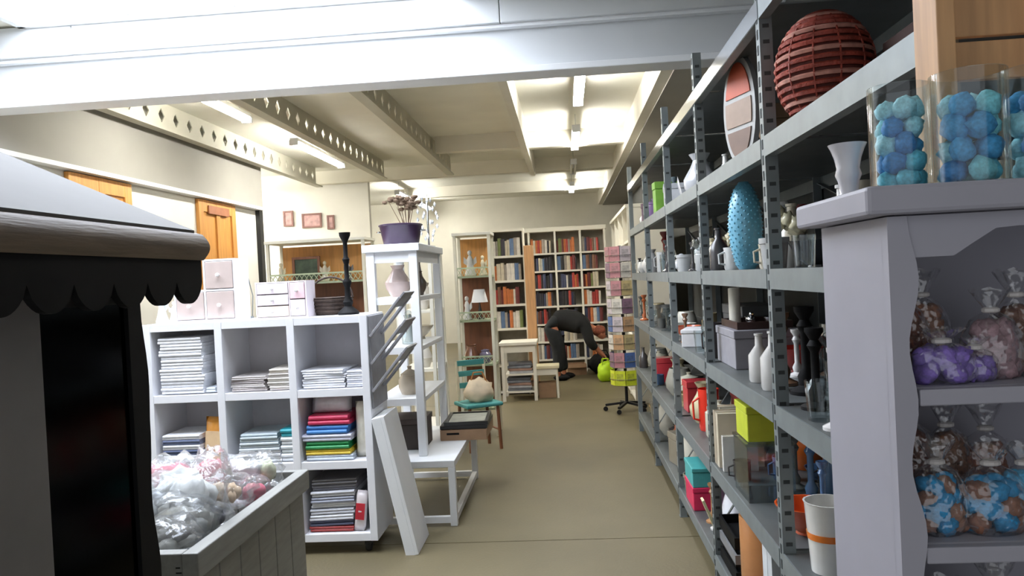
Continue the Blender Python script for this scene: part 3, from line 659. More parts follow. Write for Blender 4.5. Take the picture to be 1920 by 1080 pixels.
# cardboard tray on the low table
t = thing('cardboard_tray', 'brown cardboard tray overhanging the edge of the low table', 'tray', (-.78, 5.70, TZ+.001))
wx, wy, hz = .165, .24, .075
MB().box(-wx, wx, -wy, wy, 0, .006).build('bottom', card_m, t)
MB().box(-wx, wx, -wy, -wy+.006, .006, hz).build('front_wall', card_m, t)
MB().box(-wx, wx, wy-.006, wy, .006, hz).build('rear_wall', card_m, t)
for s in (-1, 1): MB().box(s*wx-.003, s*wx+.003, -wy+.006, wy-.006, .006, hz).build('side_wall', card_m, t)
MB().box(-.12, -.03, -wy-.001, -wy+.001, .04, .055).build('hand_hole', black_m, t)
fm = M('black_frame', (34, 34, 34), .4); gm = M('frame_mount', (150, 150, 138), .6, var=.15)
for k in range(2):
    t = thing('picture_frame', ('black picture frame lying on the cardboard tray, lower one', 'black picture frame lying on the cardboard tray, upper one')[k], 'frame', (-.78+.01*k, 5.70, TZ+hz+.003+k*.026), .04*k)
    a, b = .17-.012*k, .22
    for (x0, x1, y0, y1) in ((-a, a, -b, -b+.025), (-a, a, b-.025, b), (-a, -a+.025, -b+.025, b-.025), (a-.025, a, -b+.025, b-.025)): MB().box(x0, x1, y0, y1, 0, .024).build('frame_bar', fm, t)
    MB().box(-a+.025, a-.025, -b+.025, b-.025, .004, .014).build('mount', gm, t)
# ================================================================ sage lattice shelves
def lattice_shelf(x0, x1, y0, d, zs, ztop, lab, legs=True):
    t = thing('lattice_shelf', lab, 'shelf', ((x0+x1)/2, y0+d/2, 0)); w_ = (x1-x0)/2
    for x in (-w_, w_-.03):
        for y in (-d/2, d/2-.03): MB().box(x, x+.03, y, y+.03, 0, ztop).build('post', M('cream_post', (214, 208, 188), .6, var=.05), t, bevel=.003)
    MB().box(-w_-.01, w_+.01, -d/2-.01, d/2+.01, ztop, ztop+.03).build('top_board', cream_m, t, bevel=.003)
    for k, z in enumerate(zs):
        MB().box(-w_+.005, w_-.005, -d/2+.031, d/2-.031, z-.02, z).build('shelf_board', green_m, t)
        MB().box(-w_+.03, w_-.03, d/2-.028, d/2-.016, z, (list(zs)+[ztop])[k+1]-.02).build('back_panel', pine_m if k == len(zs)-1 else brown_m, t)
        fr = MB().box(-w_+.03, w_-.03, -d/2+.004, -d/2+.018, z+.07, z+.085).build('lattice_rail', green_m, t)
        lt_ = MB(); n = max(3, int(2*w_/.05)); st = (2*w_-.06)/n
        for q in range(n):
            a = -w_+.03+q*st
            lt_.bar((a, -d/2+.008, z), (a+st, -d/2+.008, z+.072), .004, .012, (0, 1, 0)); lt_.bar((a+st, -d/2+.013, z), (a, -d/2+.013, z+.072), .004, .012, (0, 1, 0))
        lt_.build('lattice', green_m, fr)
    return t
a = atY(856, 600, 7.6).x; b = atY(926, 600, 7.6).x
LZ = (.28, .72, 1.16, 1.60)
lattice_shelf(a, b, 7.6, .36, LZ, 2.0, 'cream shelf with sage lattice rails and orange wood back, beyond the etagere')
xm = (a+b)/2
figurine(xm-.04, 7.75, 1.602, .26, (188, 186, 178), 'grey white figurine on the top shelf of the aisle-side lattice shelf')
figurine(xm+.09, 7.72, 1.602, .20, (200, 190, 160), 'small straw coloured figurine on the top shelf of the aisle-side lattice shelf')
t = thing('table_lamp', 'small table lamp with bright white shade on the aisle-side lattice shelf', 'lamp', (xm+.04, 7.72, 1.162))
MB().lathe([(0, 0), (.04, 0), (.042, .01), (.012, .03), (.02, .08), (.008, .14), (.008, .2), (0, .2)], 14).build('base', cer((60, 54, 52)), t, smooth=True)
MB().lathe([(.085, .17), (.055, .30), (.053, .30), (.083, .17)], 20).build('shade', M('lamp_shade', (240, 240, 240), .8, var=.02), t, smooth=True)
figurine(xm-.09, 7.72, 1.162, .24, (206, 206, 204), 'white figurine beside the small table lamp')
lathe_item('brown_jug', 'brown ceramic jug on the lower lattice shelf', 'jug', [(0, 0), (.05, 0), (.08, .07), (.05, .14), (.045, .17), (.055, .185), (.048, .185), (0, .14)], cer((128, 84, 62)), (xm-.07, 7.75, .722))
lathe_item('lilac_jar', 'lilac grey jar on the lower lattice shelf', 'jar', [(0, 0), (.05, 0), (.06, .04), (.06, .09), (.04, .11), (.045, .13), (0, .14)], cer((122, 116, 138)), (xm+.07, 7.73, .722))
lathe_item('cream_jar', 'cream round jar on the lowest lattice shelf', 'jar', [(0, 0), (.06, 0), (.09, .07), (.06, .15), (.045, .17), (.05, .18), (0, .19)], cer((210, 198, 176)), (xm, 7.74, .282))
a = atY(505, 600, 7.3).x; b = atY(690, 600, 7.3).x
lattice_shelf(a, b, 7.3, .40, (.30, .75, 1.20, 1.62), 2.0, 'wide cream shelf with sage lattice rails, behind the black candlestick')
p = atY(568, 500, 7.4)
t = thing('picture_frame', 'dark green picture leaning on the wide lattice shelf', 'picture', (p.x, 7.5, 1.622), .0)
for (x0, x1, z0, z1) in ((-.14, .14, 0, .025), (-.14, .14, .225, .25), (-.14, -.115, .025, .225), (.115, .14, .025, .225)): MB().box(x0, x1, -.01, .012, z0, z1).build('frame_bar', brown_m, t)
MB().box(-.115, .115, 0, .008, .025, .225).build('print', M('dark_green_print', (62, 74, 52), .6, var=.5, scale=12), t)
for k, (px, rgb, lab) in enumerate(((530, (216, 206, 176), 'straw coloured figurine on the wide lattice shelf'), (612, (198, 186, 160), 'sand coloured figurine on the wide lattice shelf'), (655, (80, 72, 66), 'dark figurine on the wide lattice shelf'))):
    figurine(atY(px, 500, 7.5).x, 7.45, 1.622, .2, rgb, lab)
for k, (px, rgb, lab) in enumerate(((600, (50, 44, 42), 'dark brown round pot on the second row of the wide lattice shelf'), (640, (92, 66, 50), 'brown round pot on the second row of the wide lattice shelf'))):
    lathe_item('round_pot', lab, 'pot', [(0, 0), (.07, 0), (.12, .09), (.10, .2), (.07, .24), (.08, .26), (.07, .26), (0, .2)], cer(rgb), (atY(px, 560, 7.5).x, 7.48, 1.202))
# white tall side unit behind the etagere (cream uprights)
t = thing('cream_side_unit', 'cream side unit with bare uprights between etagere and lattice shelf', 'shelf', (-1.28, 6.75, 0))
for x in (-.16, .13):
    for y in (-.3, .27): MB().box(x, x+.03, y, y+.03, 0, 1.86).build('post', cream_m, t, bevel=.002)
for z in (.3, .8, 1.3, 1.83): MB().box(-.155, .155, -.265, .265, z, z+.025).build('shelf_board', cream_m, t)
for k, (y, z, rgb, lab) in enumerate(((-.1, .826, (200, 196, 186), 'off-white rounded vase on the cream side unit'), (.1, 1.326, (186, 180, 170), 'taupe rounded vase on the cream side unit'), (-.12, 1.326, (214, 210, 204), 'ivory rounded vase on the cream side unit'))):
    lathe_item('rounded_vase', lab, 'vase', [(0, 0), (.05, 0), (.08, .08), (.05, .16), (.03, .2), (.045, .23), (.04, .23), (0, .17)], cer(rgb), (-1.26, 6.75+y, z))
# teal draped chair and small stool near the aisle
tp = atZ(880, 800, 0)
t = thing('small_chair', 'small brown chair with a teal seat beside the lattice shelf', 'chair', (-.86, 7.10, 0), .5)
for x in (-.15, .15):
    for y in (-.14, .14): MB().tube([(x, y, 0), (x*.92, y*.92, .40)], .016, 8).build('leg', brown_m, t, smooth=True)
    MB().tube([(x*.92, .13, .40), (x*.9, .16, .80)], .014, 8).build('back_post', M('chair_cream', (206, 196, 172), .6), t, smooth=True)
MB().box(-.18, .18, -.17, .17, .40, .435).build('seat', M('teal_seat', (74, 150, 148), .6, var=.1), t, bevel=.012)
for z in (.55, .66, .76): MB().box(-.135, .135, .14, .158, z, z+.05).build('back_slat', M('teal_slat', (66, 140, 138), .6, var=.1), t, bevel=.004)
for x in (-.14, .14): MB().tube([(x, -.13, .18), (x, .13, .18)], .010, 6).build('stretcher', brown_m, t)
t = thing('shoulder_bag', 'cream and tan cloth bag slumped on the small teal chair', 'bag', (-.84, 7.08, .437), .3)
MB().blob((0, 0, .09), (.13, .10, .12), 4, .5, 2.5, 16, 10, flat=.75).build('body', M('bag_tan', (214, 196, 168), .8, var=.2, scale=9), t, smooth='all')
MB().tube([(-.09, 0, .16), (-.05, 0, .27), (.03, 0, .27), (.08, 0, .15)], .008, 6).build('strap', M('bag_strap', (164, 112, 60), .6), t, smooth=True)

# ================================================================ bookcases at the back
PAL = [((46, 44, 52), 'charcoal'), ((98, 42, 40), 'dark red'), ((164, 58, 50), 'red'), ((188, 110, 60), 'orange'), ((60, 66, 92), 'navy'), ((196, 186, 164), 'cream'), ((150, 142, 132), 'grey'), ((118, 82, 62), 'brown'), ((92, 116, 150), 'blue'), ((110, 120, 70), 'olive'), ((36, 34, 36), 'black'), ((214, 208, 198), 'white')]
BOOKME = {}
def book_mesh(ci, sz):
    k = (ci, sz)
    if k in BOOKME: return BOOKME[k]
    th, h, d = ((.032, .21, .15), (.042, .235, .16), (.052, .225, .17), (.026, .195, .14))[sz]
    mb = MB(); mb.m = 0
    mb.box(0, .004, 0, d, 0, h).box(th-.004, th, 0, d, 0, h)
    mb.prism([(.004, 0), (th*.5, -.006), (th-.004, 0), (th-.004, .004), (.004, .004)], 'z', 0, h)
    mb.m = 1; mb.box(.0045, th-.0045, .006, d-.006, .004, h-.006)
    cm = M('book_%d' % ci, PAL[ci][0], .55, var=.15, scale=18)
    me = mb.mesh('book', [cm, page_m]); BOOKME[k] = (me, th); return BOOKME[k]
ORD = ['topmost', 'second', 'third', 'fourth', 'fifth', 'sixth', 'lowest']
NTH = ['first', 'second', 'third', 'fourth', 'fifth', 'sixth', 'seventh', 'eighth', 'ninth', 'tenth', 'eleventh', 'twelfth', 'thirteenth', 'fourteenth']
def fill_books(x0, x1, y, z, rr, weights, where, grp, fill=.93):
    x = x0+.008; cnt = 0
    while True:
        ci = rr.choices(range(12), weights)[0]; sz = rr.randrange(4); me, th = book_mesh(ci, sz)
        if x+th > x0+(x1-x0)*fill-.004: break
        o = meshobj('book', me, None, (x, y+rr.uniform(0, .02), z)); tag(o, '%s book, %s from left %s' % (PAL[ci][1], NTH[cnt], where), 'book', grp); cnt += 1
        x += th+rr.uniform(.001, .004)
rr = random.Random(11)
BX = [-.985, -.56, -.14, .265, .655]; BZT = 2.27; BROW = .285; BY = 12.45; BDP = .28
t = thing('bookcase', 'cream far bookcase across the end of the aisle, full of books', 'bookcase', ((BX[0]+BX[-1])/2, BY+BDP/2, 0))
ox, oy = (BX[0]+BX[-1])/2, BY+BDP/2
def lb(mb, name, mat, **k):
    o = mb.build(name, mat, t, **k); o.location = (-ox, -oy, 0); return o
for k, x in enumerate(BX): lb(MB().box(x-.016, x+.016, BY, BY+BDP, .0, BZT), 'side_panel' if k in (0, 4) else 'divider', cream_m)
lb(MB().box(BX[0]-.03, BX[-1]+.03, BY-.01, BY+BDP, BZT, BZT+.07), 'cornice', cream_m, bevel=.006)
lb(MB().box(BX[0]+.016, BX[-1]-.016, BY+BDP-.012, BY+BDP, .02, BZT), 'back_panel', M('bookcase_back', (150, 144, 130), .8))
zz = [BZT-.34-BROW*k for k in range(7)]
for z in zz:
    for k in range(4): lb(MB().box(BX[k]+.016, BX[k+1]-.016, BY+.005, BY+BDP-.012, z-.028, z), 'shelf_board', cream_m)
W = {'a': [6, 3, 2, 1, 3, 1, 1, 2, 1, 0, 5, 1], 'b': [1, 4, 3, 4, 1, 3, 2, 3, 1, 1, 1, 2], 'c': [1, 1, 0, 2, 2, 5, 3, 1, 2, 1, 0, 4]}
for r, z in enumerate(zz):
    for k in range(4):
        ww = W['c'] if k == 0 else (W['b'] if (k == 3 or r == 0) else W['a'])
        if r >= 5 and k > 0: ww = W['c']
        fill_books(BX[k]+.016, BX[k+1]-.016, BY+.02, z+.001, rr, ww, 'in the %s row, %s bay of the far bookcase' % (ORD[r], ('leftmost', 'second', 'third', 'rightmost')[k]), 'books on the far bookcase', fill=rr.uniform(.78, .97))
# nearer narrow bookcase with pine end panel
NX0, NX1, NY = -.95, -.55, 10.3
t = thing('bookcase', 'narrow cream bookcase with a pine end board behind the white desk', 'bookcase', ((NX0+NX1)/2, NY+.15, 0))
ox, oy = (NX0+NX1)/2, NY+.15
lb(MB().box(NX0-.016, NX0, NY, NY+.3, 0, 2.18), 'side_panel', cream_m)
lb(MB().box(NX1, NX1+.016, NY, NY+.3, 0, 2.18), 'side_panel', cream_m)
lb(MB().box(NX1+.017, NX1+.135, NY-.03, NY+.0, 0.02, 1.98), 'end_board', pinelight_m, bevel=.004)
lb(MB().box(NX1+.017, NX1+.135, NY+.001, NY+.3, 0.02, 1.98), 'end_block', pinelight_m)
lb(MB().box(NX0, NX1, NY+.288, NY+.3, .02, 2.18), 'back_panel', M('bookcase_back', None))
lb(MB().box(NX0-.02, NX1+.02, NY-.01, NY+.3, 2.18, 2.22), 'cornice', cream_m)
zn = [1.86, 1.53, 1.21, .89]
for z in zn+[.4, .05]: lb(MB().box(NX0, NX1, NY+.005, NY+.288, z-.03, z), 'shelf_board', cream_m)
for r, z in enumerate(zn):
    fill_books(NX0, NX1, NY+.02, z+.001, rr, W['c'] if r != 2 else W['b'], 'in the %s row of the narrow bookcase' % ORD[r], 'books on the narrow bookcase')
# bookcase along the right wall past the steel shelving
t = thing('bookcase', 'cream bookcase along the right wall beyond the card spinner', 'bookcase', (.98, 10.75, 0))
ox, oy = .98, 10.75
for k in range(5):
    y = 9.2+k*.77; lb(MB().box(.76, 1.2, y, y+.03, 0, 2.32), 'upright', cream_m)
    if k < 4:
        for z in (.05, .42, .80, 1.18, 1.56, 1.94): lb(MB().box(.765, 1.2, y+.03, y+.77, z-.03, z), 'shelf_board', cream_m)
lb(MB().box(.74, 1.2, 9.19, 12.33, 2.32, 2.36), 'cornice', cream_m)
lb(MB().box(1.2, 1.21, 9.2, 12.3, 0, 2.32), 'back_panel', cream_m)
for k in range(3):
    for z in (.80, 1.18, 1.56):
        y = 9.25+k*.77
        for q in range(5):
            ci = rr.choices(range(12), W['c'])[0]; me, th = book_mesh(ci, rr.randrange(4))
            o = meshobj('book', me, None, (.79, y+.06+q*.075+th, z+.001), (0, 0, -PI/2)); tag(o, '%s book, %s one back on the %s shelf, %s bay, right wall bookcase' % (PAL[ci][1], NTH[q], {.80: 'lower', 1.18: 'middle', 1.56: 'upper'}[z], ('nearest', 'second', 'third')[k]), 'book', 'books on the right wall bookcase')

# ================================================================ desk, stool, person
DX0, DX1, DY0, DY1, DZ = -.86, -.42, 9.72, 10.2, .745
t = thing('desk', 'small white desk with shelves of paper beneath it', 'desk', ((DX0+DX1)/2, (DY0+DY1)/2, 0))
ox, oy = (DX0+DX1)/2, (DY0+DY1)/2
lb(MB().box(DX0-.02, DX1+.02, DY0-.02, DY1, DZ-.04, DZ), 'desk_top', cream_m, bevel=.005)
for x in (DX0, DX1-.04):
    for y in (DY0, DY1-.04): lb(MB().box(x, x+.04, y, y+.04, 0, DZ-.04), 'leg', cream_m)
lb(MB().box(DX0+.04, DX1-.04, DY0+.005, DY0+.025, DZ-.13, DZ-.04), 'apron', cream_m)
for z in (.12, .34): lb(MB().box(DX0+.041, DX1-.041, DY0+.03, DY1-.03, z-.02, z), 'shelf_board', cream_m)
rr = random.Random(3)
for k in range(9):
    z = (.121 if k < 5 else .341)+(k if k < 5 else k-5)*.034
    o = MB().box(-.15, .15, -.12, .12, 0, .03).build('magazine', M('mag_%d' % (k % 4), ((96, 98, 104), (168, 168, 172), (150, 118, 104), (120, 124, 132))[k % 4], .5, var=.15), loc=((DX0+DX1)/2+rr.uniform(-.02, .02), DY0+.2, z), rz=rr.uniform(-.1, .1), bevel=.004)
    tag(o, '%s magazine bundle under the white desk, %s' % (('dark grey', 'pale grey', 'tan', 'mid grey')[k % 4], ('lowest', 'second from the floor', 'third from the floor', 'fourth from the floor', 'top of the lower pile', 'bottom of the upper pile', 'second of the upper pile', 'third of the upper pile', 'top of the upper pile')[k]), 'magazine', 'magazines under the desk')
t = thing('stool', 'low cream stool beside the white desk', 'stool', (-.30, 9.98, 0))
MB().box(-.165, .165, -.15, .15, .38, .42).build('seat', M('stool_cream', (224, 214, 180), .5, var=.04), t, bevel=.008)
for x in (-.14, .14):
    for y in (-.12, .12): MB().tube([(x, y, 0), (x*.92, y*.92, .38)], .014, 8).build('leg', cream_m, t, smooth=True)
MB().box(-.13, .13, -.13, -.11, .30, .38).build('apron', cream_m, t); MB().box(-.13, .13, .11, .13, .30, .38).build('apron', cream_m, t)
t = thing('cardboard_box', 'brown cardboard box under the cream stool', 'box', (-.30, 10.0, 0))
MB().box(-.11, .11, -.09, .09, 0, .19).build('body', card_m, t)
for s in (-1, 1): MB().box(min(0, s*.112), max(0, s*.112), -.092, .092, .191, .195).build('flap', card_m, t)
def skinned(name, V, E_, mat, root, parent=None, sub=2, loc=(0, 0, 0)):
    me = bpy.data.meshes.new(name); me.from_pydata([v[0] for v in V], E_, [])
    o = bpy.data.objects.new(name, me); col.objects.link(o)
    sk_ = o.modifiers.new('skin', 'SKIN'); sk_.use_smooth_shade = True
    for i, v in enumerate(V):
        r = v[1]; sv = me.skin_vertices[0].data[i]; sv.radius = r if isinstance(r, tuple) else (r, r); sv.use_root = (i == root)
    s2 = o.modifiers.new('sub', 'SUBSURF'); s2.levels = sub; s2.render_levels = sub
    bpy.context.view_layer.update()
    dg = bpy.context.evaluated_depsgraph_get(); me2 = bpy.data.meshes.new_from_object(o.evaluated_get(dg))
    o.modifiers.clear(); o.data = me2; me2.materials.clear(); me2.materials.append(mat)
    me2.polygons.foreach_set('use_smooth', [True]*len(me2.polygons))
    if parent is not None: o.parent = parent
    o.location = loc
    return o
def chain(V, E_, base, pts):
    prev = base
    for p in pts:
        V.append(p); E_.append((prev, len(V)-1)); prev = len(V)-1
    return prev
PX, PY = -.13, 11.58
# pelvis at origin x=-.10; bends forward to the right (+x)
V = [((-.09, 0, .88), .085)]; E_ = []
chest = chain(V, E_, 0, [((.06, 0, .90), .10), ((.24, 0, .87), .12), ((.40, 0, .80), .11)])
neck = chain(V, E_, chest, [((.50, 0, .74), .055), ((.555, 0, .715), .06), ((.61, 0, .675), .085), ((.655, 0, .62), .07)])
chain(V, E_, neck, [((.70, 0, .628), .012)])          # nose
hands = []
for s in (-1, 1):
    sh = chain(V, E_, chest, [((.40, s*.15, .77), .06), ((.44, s*.20, .56), .045), ((.58, s*.14, .40), .034), ((.62, s*.13, .36), .032)])
    for q in range(4): chain(V, E_, sh, [((.66, s*.13+(q-1.5)*.018, .33), .009), ((.685, s*.13+(q-1.5)*.019, .295-.004*abs(q-1.5)), .008), ((.68, s*.13+(q-1.5)*.019, .265), .007)])
    chain(V, E_, sh, [((.615, s*.13-s*.045, .335), .010), ((.63, s*.13-s*.055, .30), .008)])
    chain(V, E_, 0, [((-.08, s*.10, .80), .07), ((-.02, s*.11, .48), .055), ((.0+s*.04, s*.12, .10), .042), ((.0+s*.04, s*.12, .05), .04), ((.09+s*.04, s*.13, .03), .03)])
skin_m = M('skin', (176, 112, 84), .6, var=.08)
person = skinned('person', V, E_, skin_m, 0, loc=(PX, PY, 0)); tag(person, 'person in dark clothes bending over to reach down by the bookcase', 'person')
cloth_m = M('dark_jacket', (15, 16, 17), .95, var=.2, scale=18); tro_m = M('dark_trousers', (23, 26, 29), .95, var=.2, scale=18)
V = [((-.10, 0, .88), .165)]; E_ = []
chest = chain(V, E_, 0, [((.06, 0, .90), .175), ((.24, 0, .86), .195), ((.40, 0, .79), .17), ((.47, 0, .76), .10)])
ch = chest-1
for s in (-1, 1): chain(V, E_, ch, [((.40, s*.16, .77), .10), ((.44, s*.205, .56), .078), ((.53, s*.165, .45), .058)])
skinned('jacket', V, E_, cloth_m, 0, person)
V = [((-.11, 0, .86), .15)]; E_ = []
chain(V, E_, 0, [((-.03, 0, .89), .15), ((.05, 0, .89), .13)])
for s in (-1, 1): chain(V, E_, 0, [((-.10, s*.10, .78), .135), ((-.02, s*.11, .48), .105), ((.0+s*.04, s*.12, .11), .082)])
skinned('trousers', V, E_, tro_m, 0, person)
for s in (-1, 1):
    MB().blob((.045+s*.04, s*.12, .045), (.125, .05, .045), 2, .1, 2, 16, 10, flat=.98).build('shoe', black_m, person, smooth='all')
MB().blob((.592, 0, .705), (.10, .088, .085), 6, .12, 3, 16, 12).build('hair', M('hair_reddish', (126, 66, 44), .7, var=.3, scale=40), person, smooth='all')
for s in (-1, 1):
    MB().blob((.69, s*.03, .65), .010, 1, 0).build('eye', M('eye_dark', (30, 24, 22), .3), person, smooth='all')
    MB().blob((.62, s*.082, .655), (.018, .008, .024), 1, .1).build('ear', skin_m, person, smooth='all')
MB().box(.705, .709, -.022, .022, .596, .602).build('mouth', M('lips', (140, 74, 66), .5), person)
p = atZ(1134, 708, 0)
t = thing('lime_bag', 'lime green shopping bag standing on the floor by the bookcase', 'bag', (p.x, 11.2, 0), .2)
lime_m = M('lime_fabric', (170, 206, 20), .6, var=.12)
MB().blob((0, 0, .13), (.125, .08, .16), 5, .3, 2, 18, 12, flat=.8).build('body', lime_m, t, smooth='all')
for s in (-.03, .03): MB().tube([(-.06, s, .24), (-.04, s, .33), (.04, s, .33), (.06, s, .24)], .006, 6).build('handle', lime_m, t)
t = thing('dark_bag', 'black holdall lying on the floor behind the lime green bag', 'bag', (.52, 12.1, 0))
MB().blob((0, 0, .14), (.24, .13, .16), 8, .3, 2, 18, 12, flat=.85).build('body', black_m, t, smooth='all')
MB().tube([(-.10, 0, .27), (-.06, 0, .36), (.06, 0, .36), (.10, 0, .27)], .009, 6).build('handle', blackm_m, t)
t = thing('cardboard_box', 'open tan cardboard box on the floor beside the person', 'box', (.10, 12.15, 0), .1)
MB().box(-.15, .15, -.12, .12, 0, .006).box(-.15, .15, -.12, -.114, .006, .17).box(-.15, .15, .114, .12, .006, .17).box(-.15, -.144, -.114, .114, .006, .17).box(.144, .15, -.114, .114, .006, .17).build('body', card_m, t)
for s in (-1, 1): MB().bar((0, s*.12, .17), (0, s*.18, .12), .29, .004).build('flap', card_m, t)

# ================================================================ card spinner
SPX, SPY = .62, 8.75
t = thing('card_spinner', 'tall rotating card rack on a wheeled base at the end of the steel shelving', 'rack', (SPX, SPY, 0))
MB().tube([(0, 0, .10), (0, 0, 1.86)], .018, 10).build('pole', blackm_m, t, smooth=True)
for k in range(5):
    a = k*2*PI/5+.5; lg = MB().bar((0, 0, .10), (.24*math.cos(a), .24*math.sin(a), .07), .03, .025).build('base_leg', blackm_m, t)
    MB().lathe([(0, -.012), (.026, -.012), (.028, 0), (.026, .012), (0, .012)], 12, M4=Matrix.Translation((.24*math.cos(a), .24*math.sin(a), .028)) @ Matrix.Rotation(PI/2, 4, 'X')).build('caster', blackm_m, lg, smooth=True)
SR = .15; tiers = [.30, .50, .70, .90, 1.10, 1.30, 1.50, 1.68]
for z in tiers:
    rg = MB().tube([(SR*math.cos(a*PI/9), SR*math.sin(a*PI/9), z) for a in range(18)], .004, 5, True).tube([((SR+.025)*math.cos(a*PI/9), (SR+.025)*math.sin(a*PI/9), z+.07) for a in range(18)], .004, 5, True).build('wire_tier', chrome_m, t)
    for k in range(3):
        a = k*2*PI/3; MB().tube([(0, 0, z), (SR*math.cos(a), SR*math.sin(a), z)], .004, 5).build('spoke', chrome_m, rg)
CP = [((206, 196, 204), 'pale lilac'), ((196, 178, 130), 'sand yellow'), ((182, 128, 136), 'rose'), ((84, 112, 168), 'blue'), ((150, 166, 120), 'soft green'), ((220, 216, 208), 'white'), ((200, 160, 120), 'peach'), ((140, 110, 130), 'mauve')]
rr = random.Random(21)
CME = {}
for r, z in enumerate(tiers):
    for k in range(1, 6):
        a = PI+ -.15+k*PI/3*.75-1.1
        ci = rr.randrange(8)
        c, nm = CP[ci]
        if r == 0: c, nm = (206, 216, 50), 'yellow green'
        if nm not in CME:
            mb = MB(); mb.add([(-.06, 0, 0), (.06, 0, 0), (.06, 0, .165), (-.06, 0, .165), (-.06, .006, 0), (.06, .006, 0), (.06, .003, .165), (-.06, .003, .165)], [(0, 1, 2, 3), (4, 7, 6, 5), (0, 4, 5, 1), (1, 5, 6, 2), (2, 6, 7, 3), (3, 7, 4, 0)])
            mb.m = 1; mb.box(-.04, .04, -.0015, 0, .05, .13)
            CME[nm] = mb.mesh('greeting_card', [M('card_'+nm.replace(' ', '_'), c, .5, var=.12, scale=25), M('cardpic_'+nm.replace(' ', '_'), tuple(int(q*.75+20) for q in c), .5, var=.35, scale=30)])
        o = meshobj('greeting_card', CME[nm], None, (SPX+(SR+.006)*math.cos(a), SPY+(SR+.006)*math.sin(a), z+.004), (0, 0, a+PI/2))
        tag(o, '%s greeting card in the %s tier, %s column of the card spinner' % (nm, ['lowest', 'second lowest', 'third lowest', 'fourth lowest', 'fifth lowest', 'third highest', 'second highest', 'top'][r], ('', 'leftmost', 'second', 'middle', 'fourth', 'rightmost')[k]), 'card', 'cards on the spinner')
# ================================================================ galvanised steel shelving on the right
FX = .65; FXB = 1.22; POST = [1.40, 2.53, 3.75, 4.93, 6.25, 7.62]
DECK = [.19, .635, 1.11, 1.545, 1.965, 2.40]
t = thing('steel_shelving', 'long galvanised steel shelving unit along the right of the aisle', 'shelving', ((FX+FXB)/2, 4.5, 0))
ox, oy = (FX+FXB)/2, 4.5
for k, y in enumerate(POST):
    ztop = 2.58
    for s, x in ((1, FX), (-1, FXB)):
        po = lb(MB().box(x-.003*s if s > 0 else x-.0, x+.003 if s < 0 else x+.0, y, y+.001, 0, .001), 'x', galv_m) if False else None
        # L-angle upright: one leg across, one leg along
        po = lb(MB().box(min(x, x+s*.04), max(x, x+s*.04), y-.022, y-.018, 0, ztop).box(min(x, x+s*.004), max(x, x+s*.004), y-.018, y+.022, 0, ztop), 'upright', galv_m)
        if s > 0 and k < 5:
            sl = MB(); z = .06
            while z < ztop-.05:
                sl.box(x+.010, x+.030, y-.0235, y-.0215, z, z+.012); sl.box(x-.0015, x+.0005, y-.004, y+.010, z+.02, z+.05); z += .05 if k < 3 else .1
            so = sl.build('slots', M('slot_dark', (58, 62, 62), .8), po); so['kind'] = 'stuff'
    lb(MB().box(FX-.004, FX+.046, y-.026, y+.026, 0, .006), 'foot_plate', galv_m)
    # end cross brace of each frame
    if k > 0:
        lb(MB().bar((FX+.02, y, .3), (FXB-.02, y, 1.1), .004, .022, (0, 1, 0)), 'cross_brace', galv_m)
for k in range(len(POST)-1):
    y0, y1 = POST[k]+.024, POST[k+1]-.024
    for z in DECK:
        d = lb(MB().box(FX+.005, FXB-.005, y0, y1, z-.006, z), 'shelf_deck', galvd_m)
        MB().box(FX-.002, FX+.004, y0, y1, z-.062, z+.002).box(FX+.004, FX+.03, y0, y1, z-.062, z-.056).build('front_lip', galv_m, d)
        MB().box(FXB-.004, FXB+.002, y0, y1, z-.062, z+.002).build('rear_lip', galv_m, d)
    lb(MB().box(FXB+.006, FXB+.012, POST[k], POST[k+1], .06, 2.5), 'shade_sheet', sheet_m)  # added dark sheet, its colour stands in for shade deep in the shelves
    lb(MB().bar((FXB-.012, y0, 1.58), (FXB-.012, y1, 1.93), .004, .022, (1, 0, 0)), 'sway_brace', galv_m)
lb(MB().box(FX-.004, FX-.001, POST[1]-.02, POST[5], 2.34, 2.40), 'rail_strip', chrome_m)
# small label holders on the lip
LVN = ['bottom', 'low', 'waist-high', 'eye-level', 'upper', 'topmost']; BAYN = ['nearest', 'second', 'third', 'fourth', 'farthest']
GS = 'goods on the steel shelving'
def sp(px, lv, dx=.12, up=.08):
    lo, hi = 1.0, 9.0          # distance along the shelf at which a thing on this level shows at column px
    for _ in range(40):
        md = (lo+hi)/2; d = Vector((FX+dx, md, DECK[lv]+up-EYE)); x = 960+FPX*d.dot(CR)/d.dot(CF)
        if x > px: lo = md
        else: hi = md
    return lo
def free(x, y, z, rx, ry):
    if x-rx < FX+.004 or x+rx > FXB-.005: return False
    if any(abs(y-q) < ry+.026 for q in POST) and x-rx < FX+.045: return False
    return not any(z-.012 < q[2] < z+.3 and abs(q[0]-x) < q[3]+rx and abs(q[1]-y) < q[4]+ry for q in REG)
def settle(x, y, z, rx, ry):
    if min(abs(z-q) for q in Z) > .005: return x, y
    for r in range(0, 12):
        for dx in (0, .04, -.03, .09, .14, .2, .28):
            for sg in (1, -1):
                if free(x+dx, y+sg*r*.025, z, rx, ry): return x+dx, y+sg*r*.025
    return x, y
REG = []
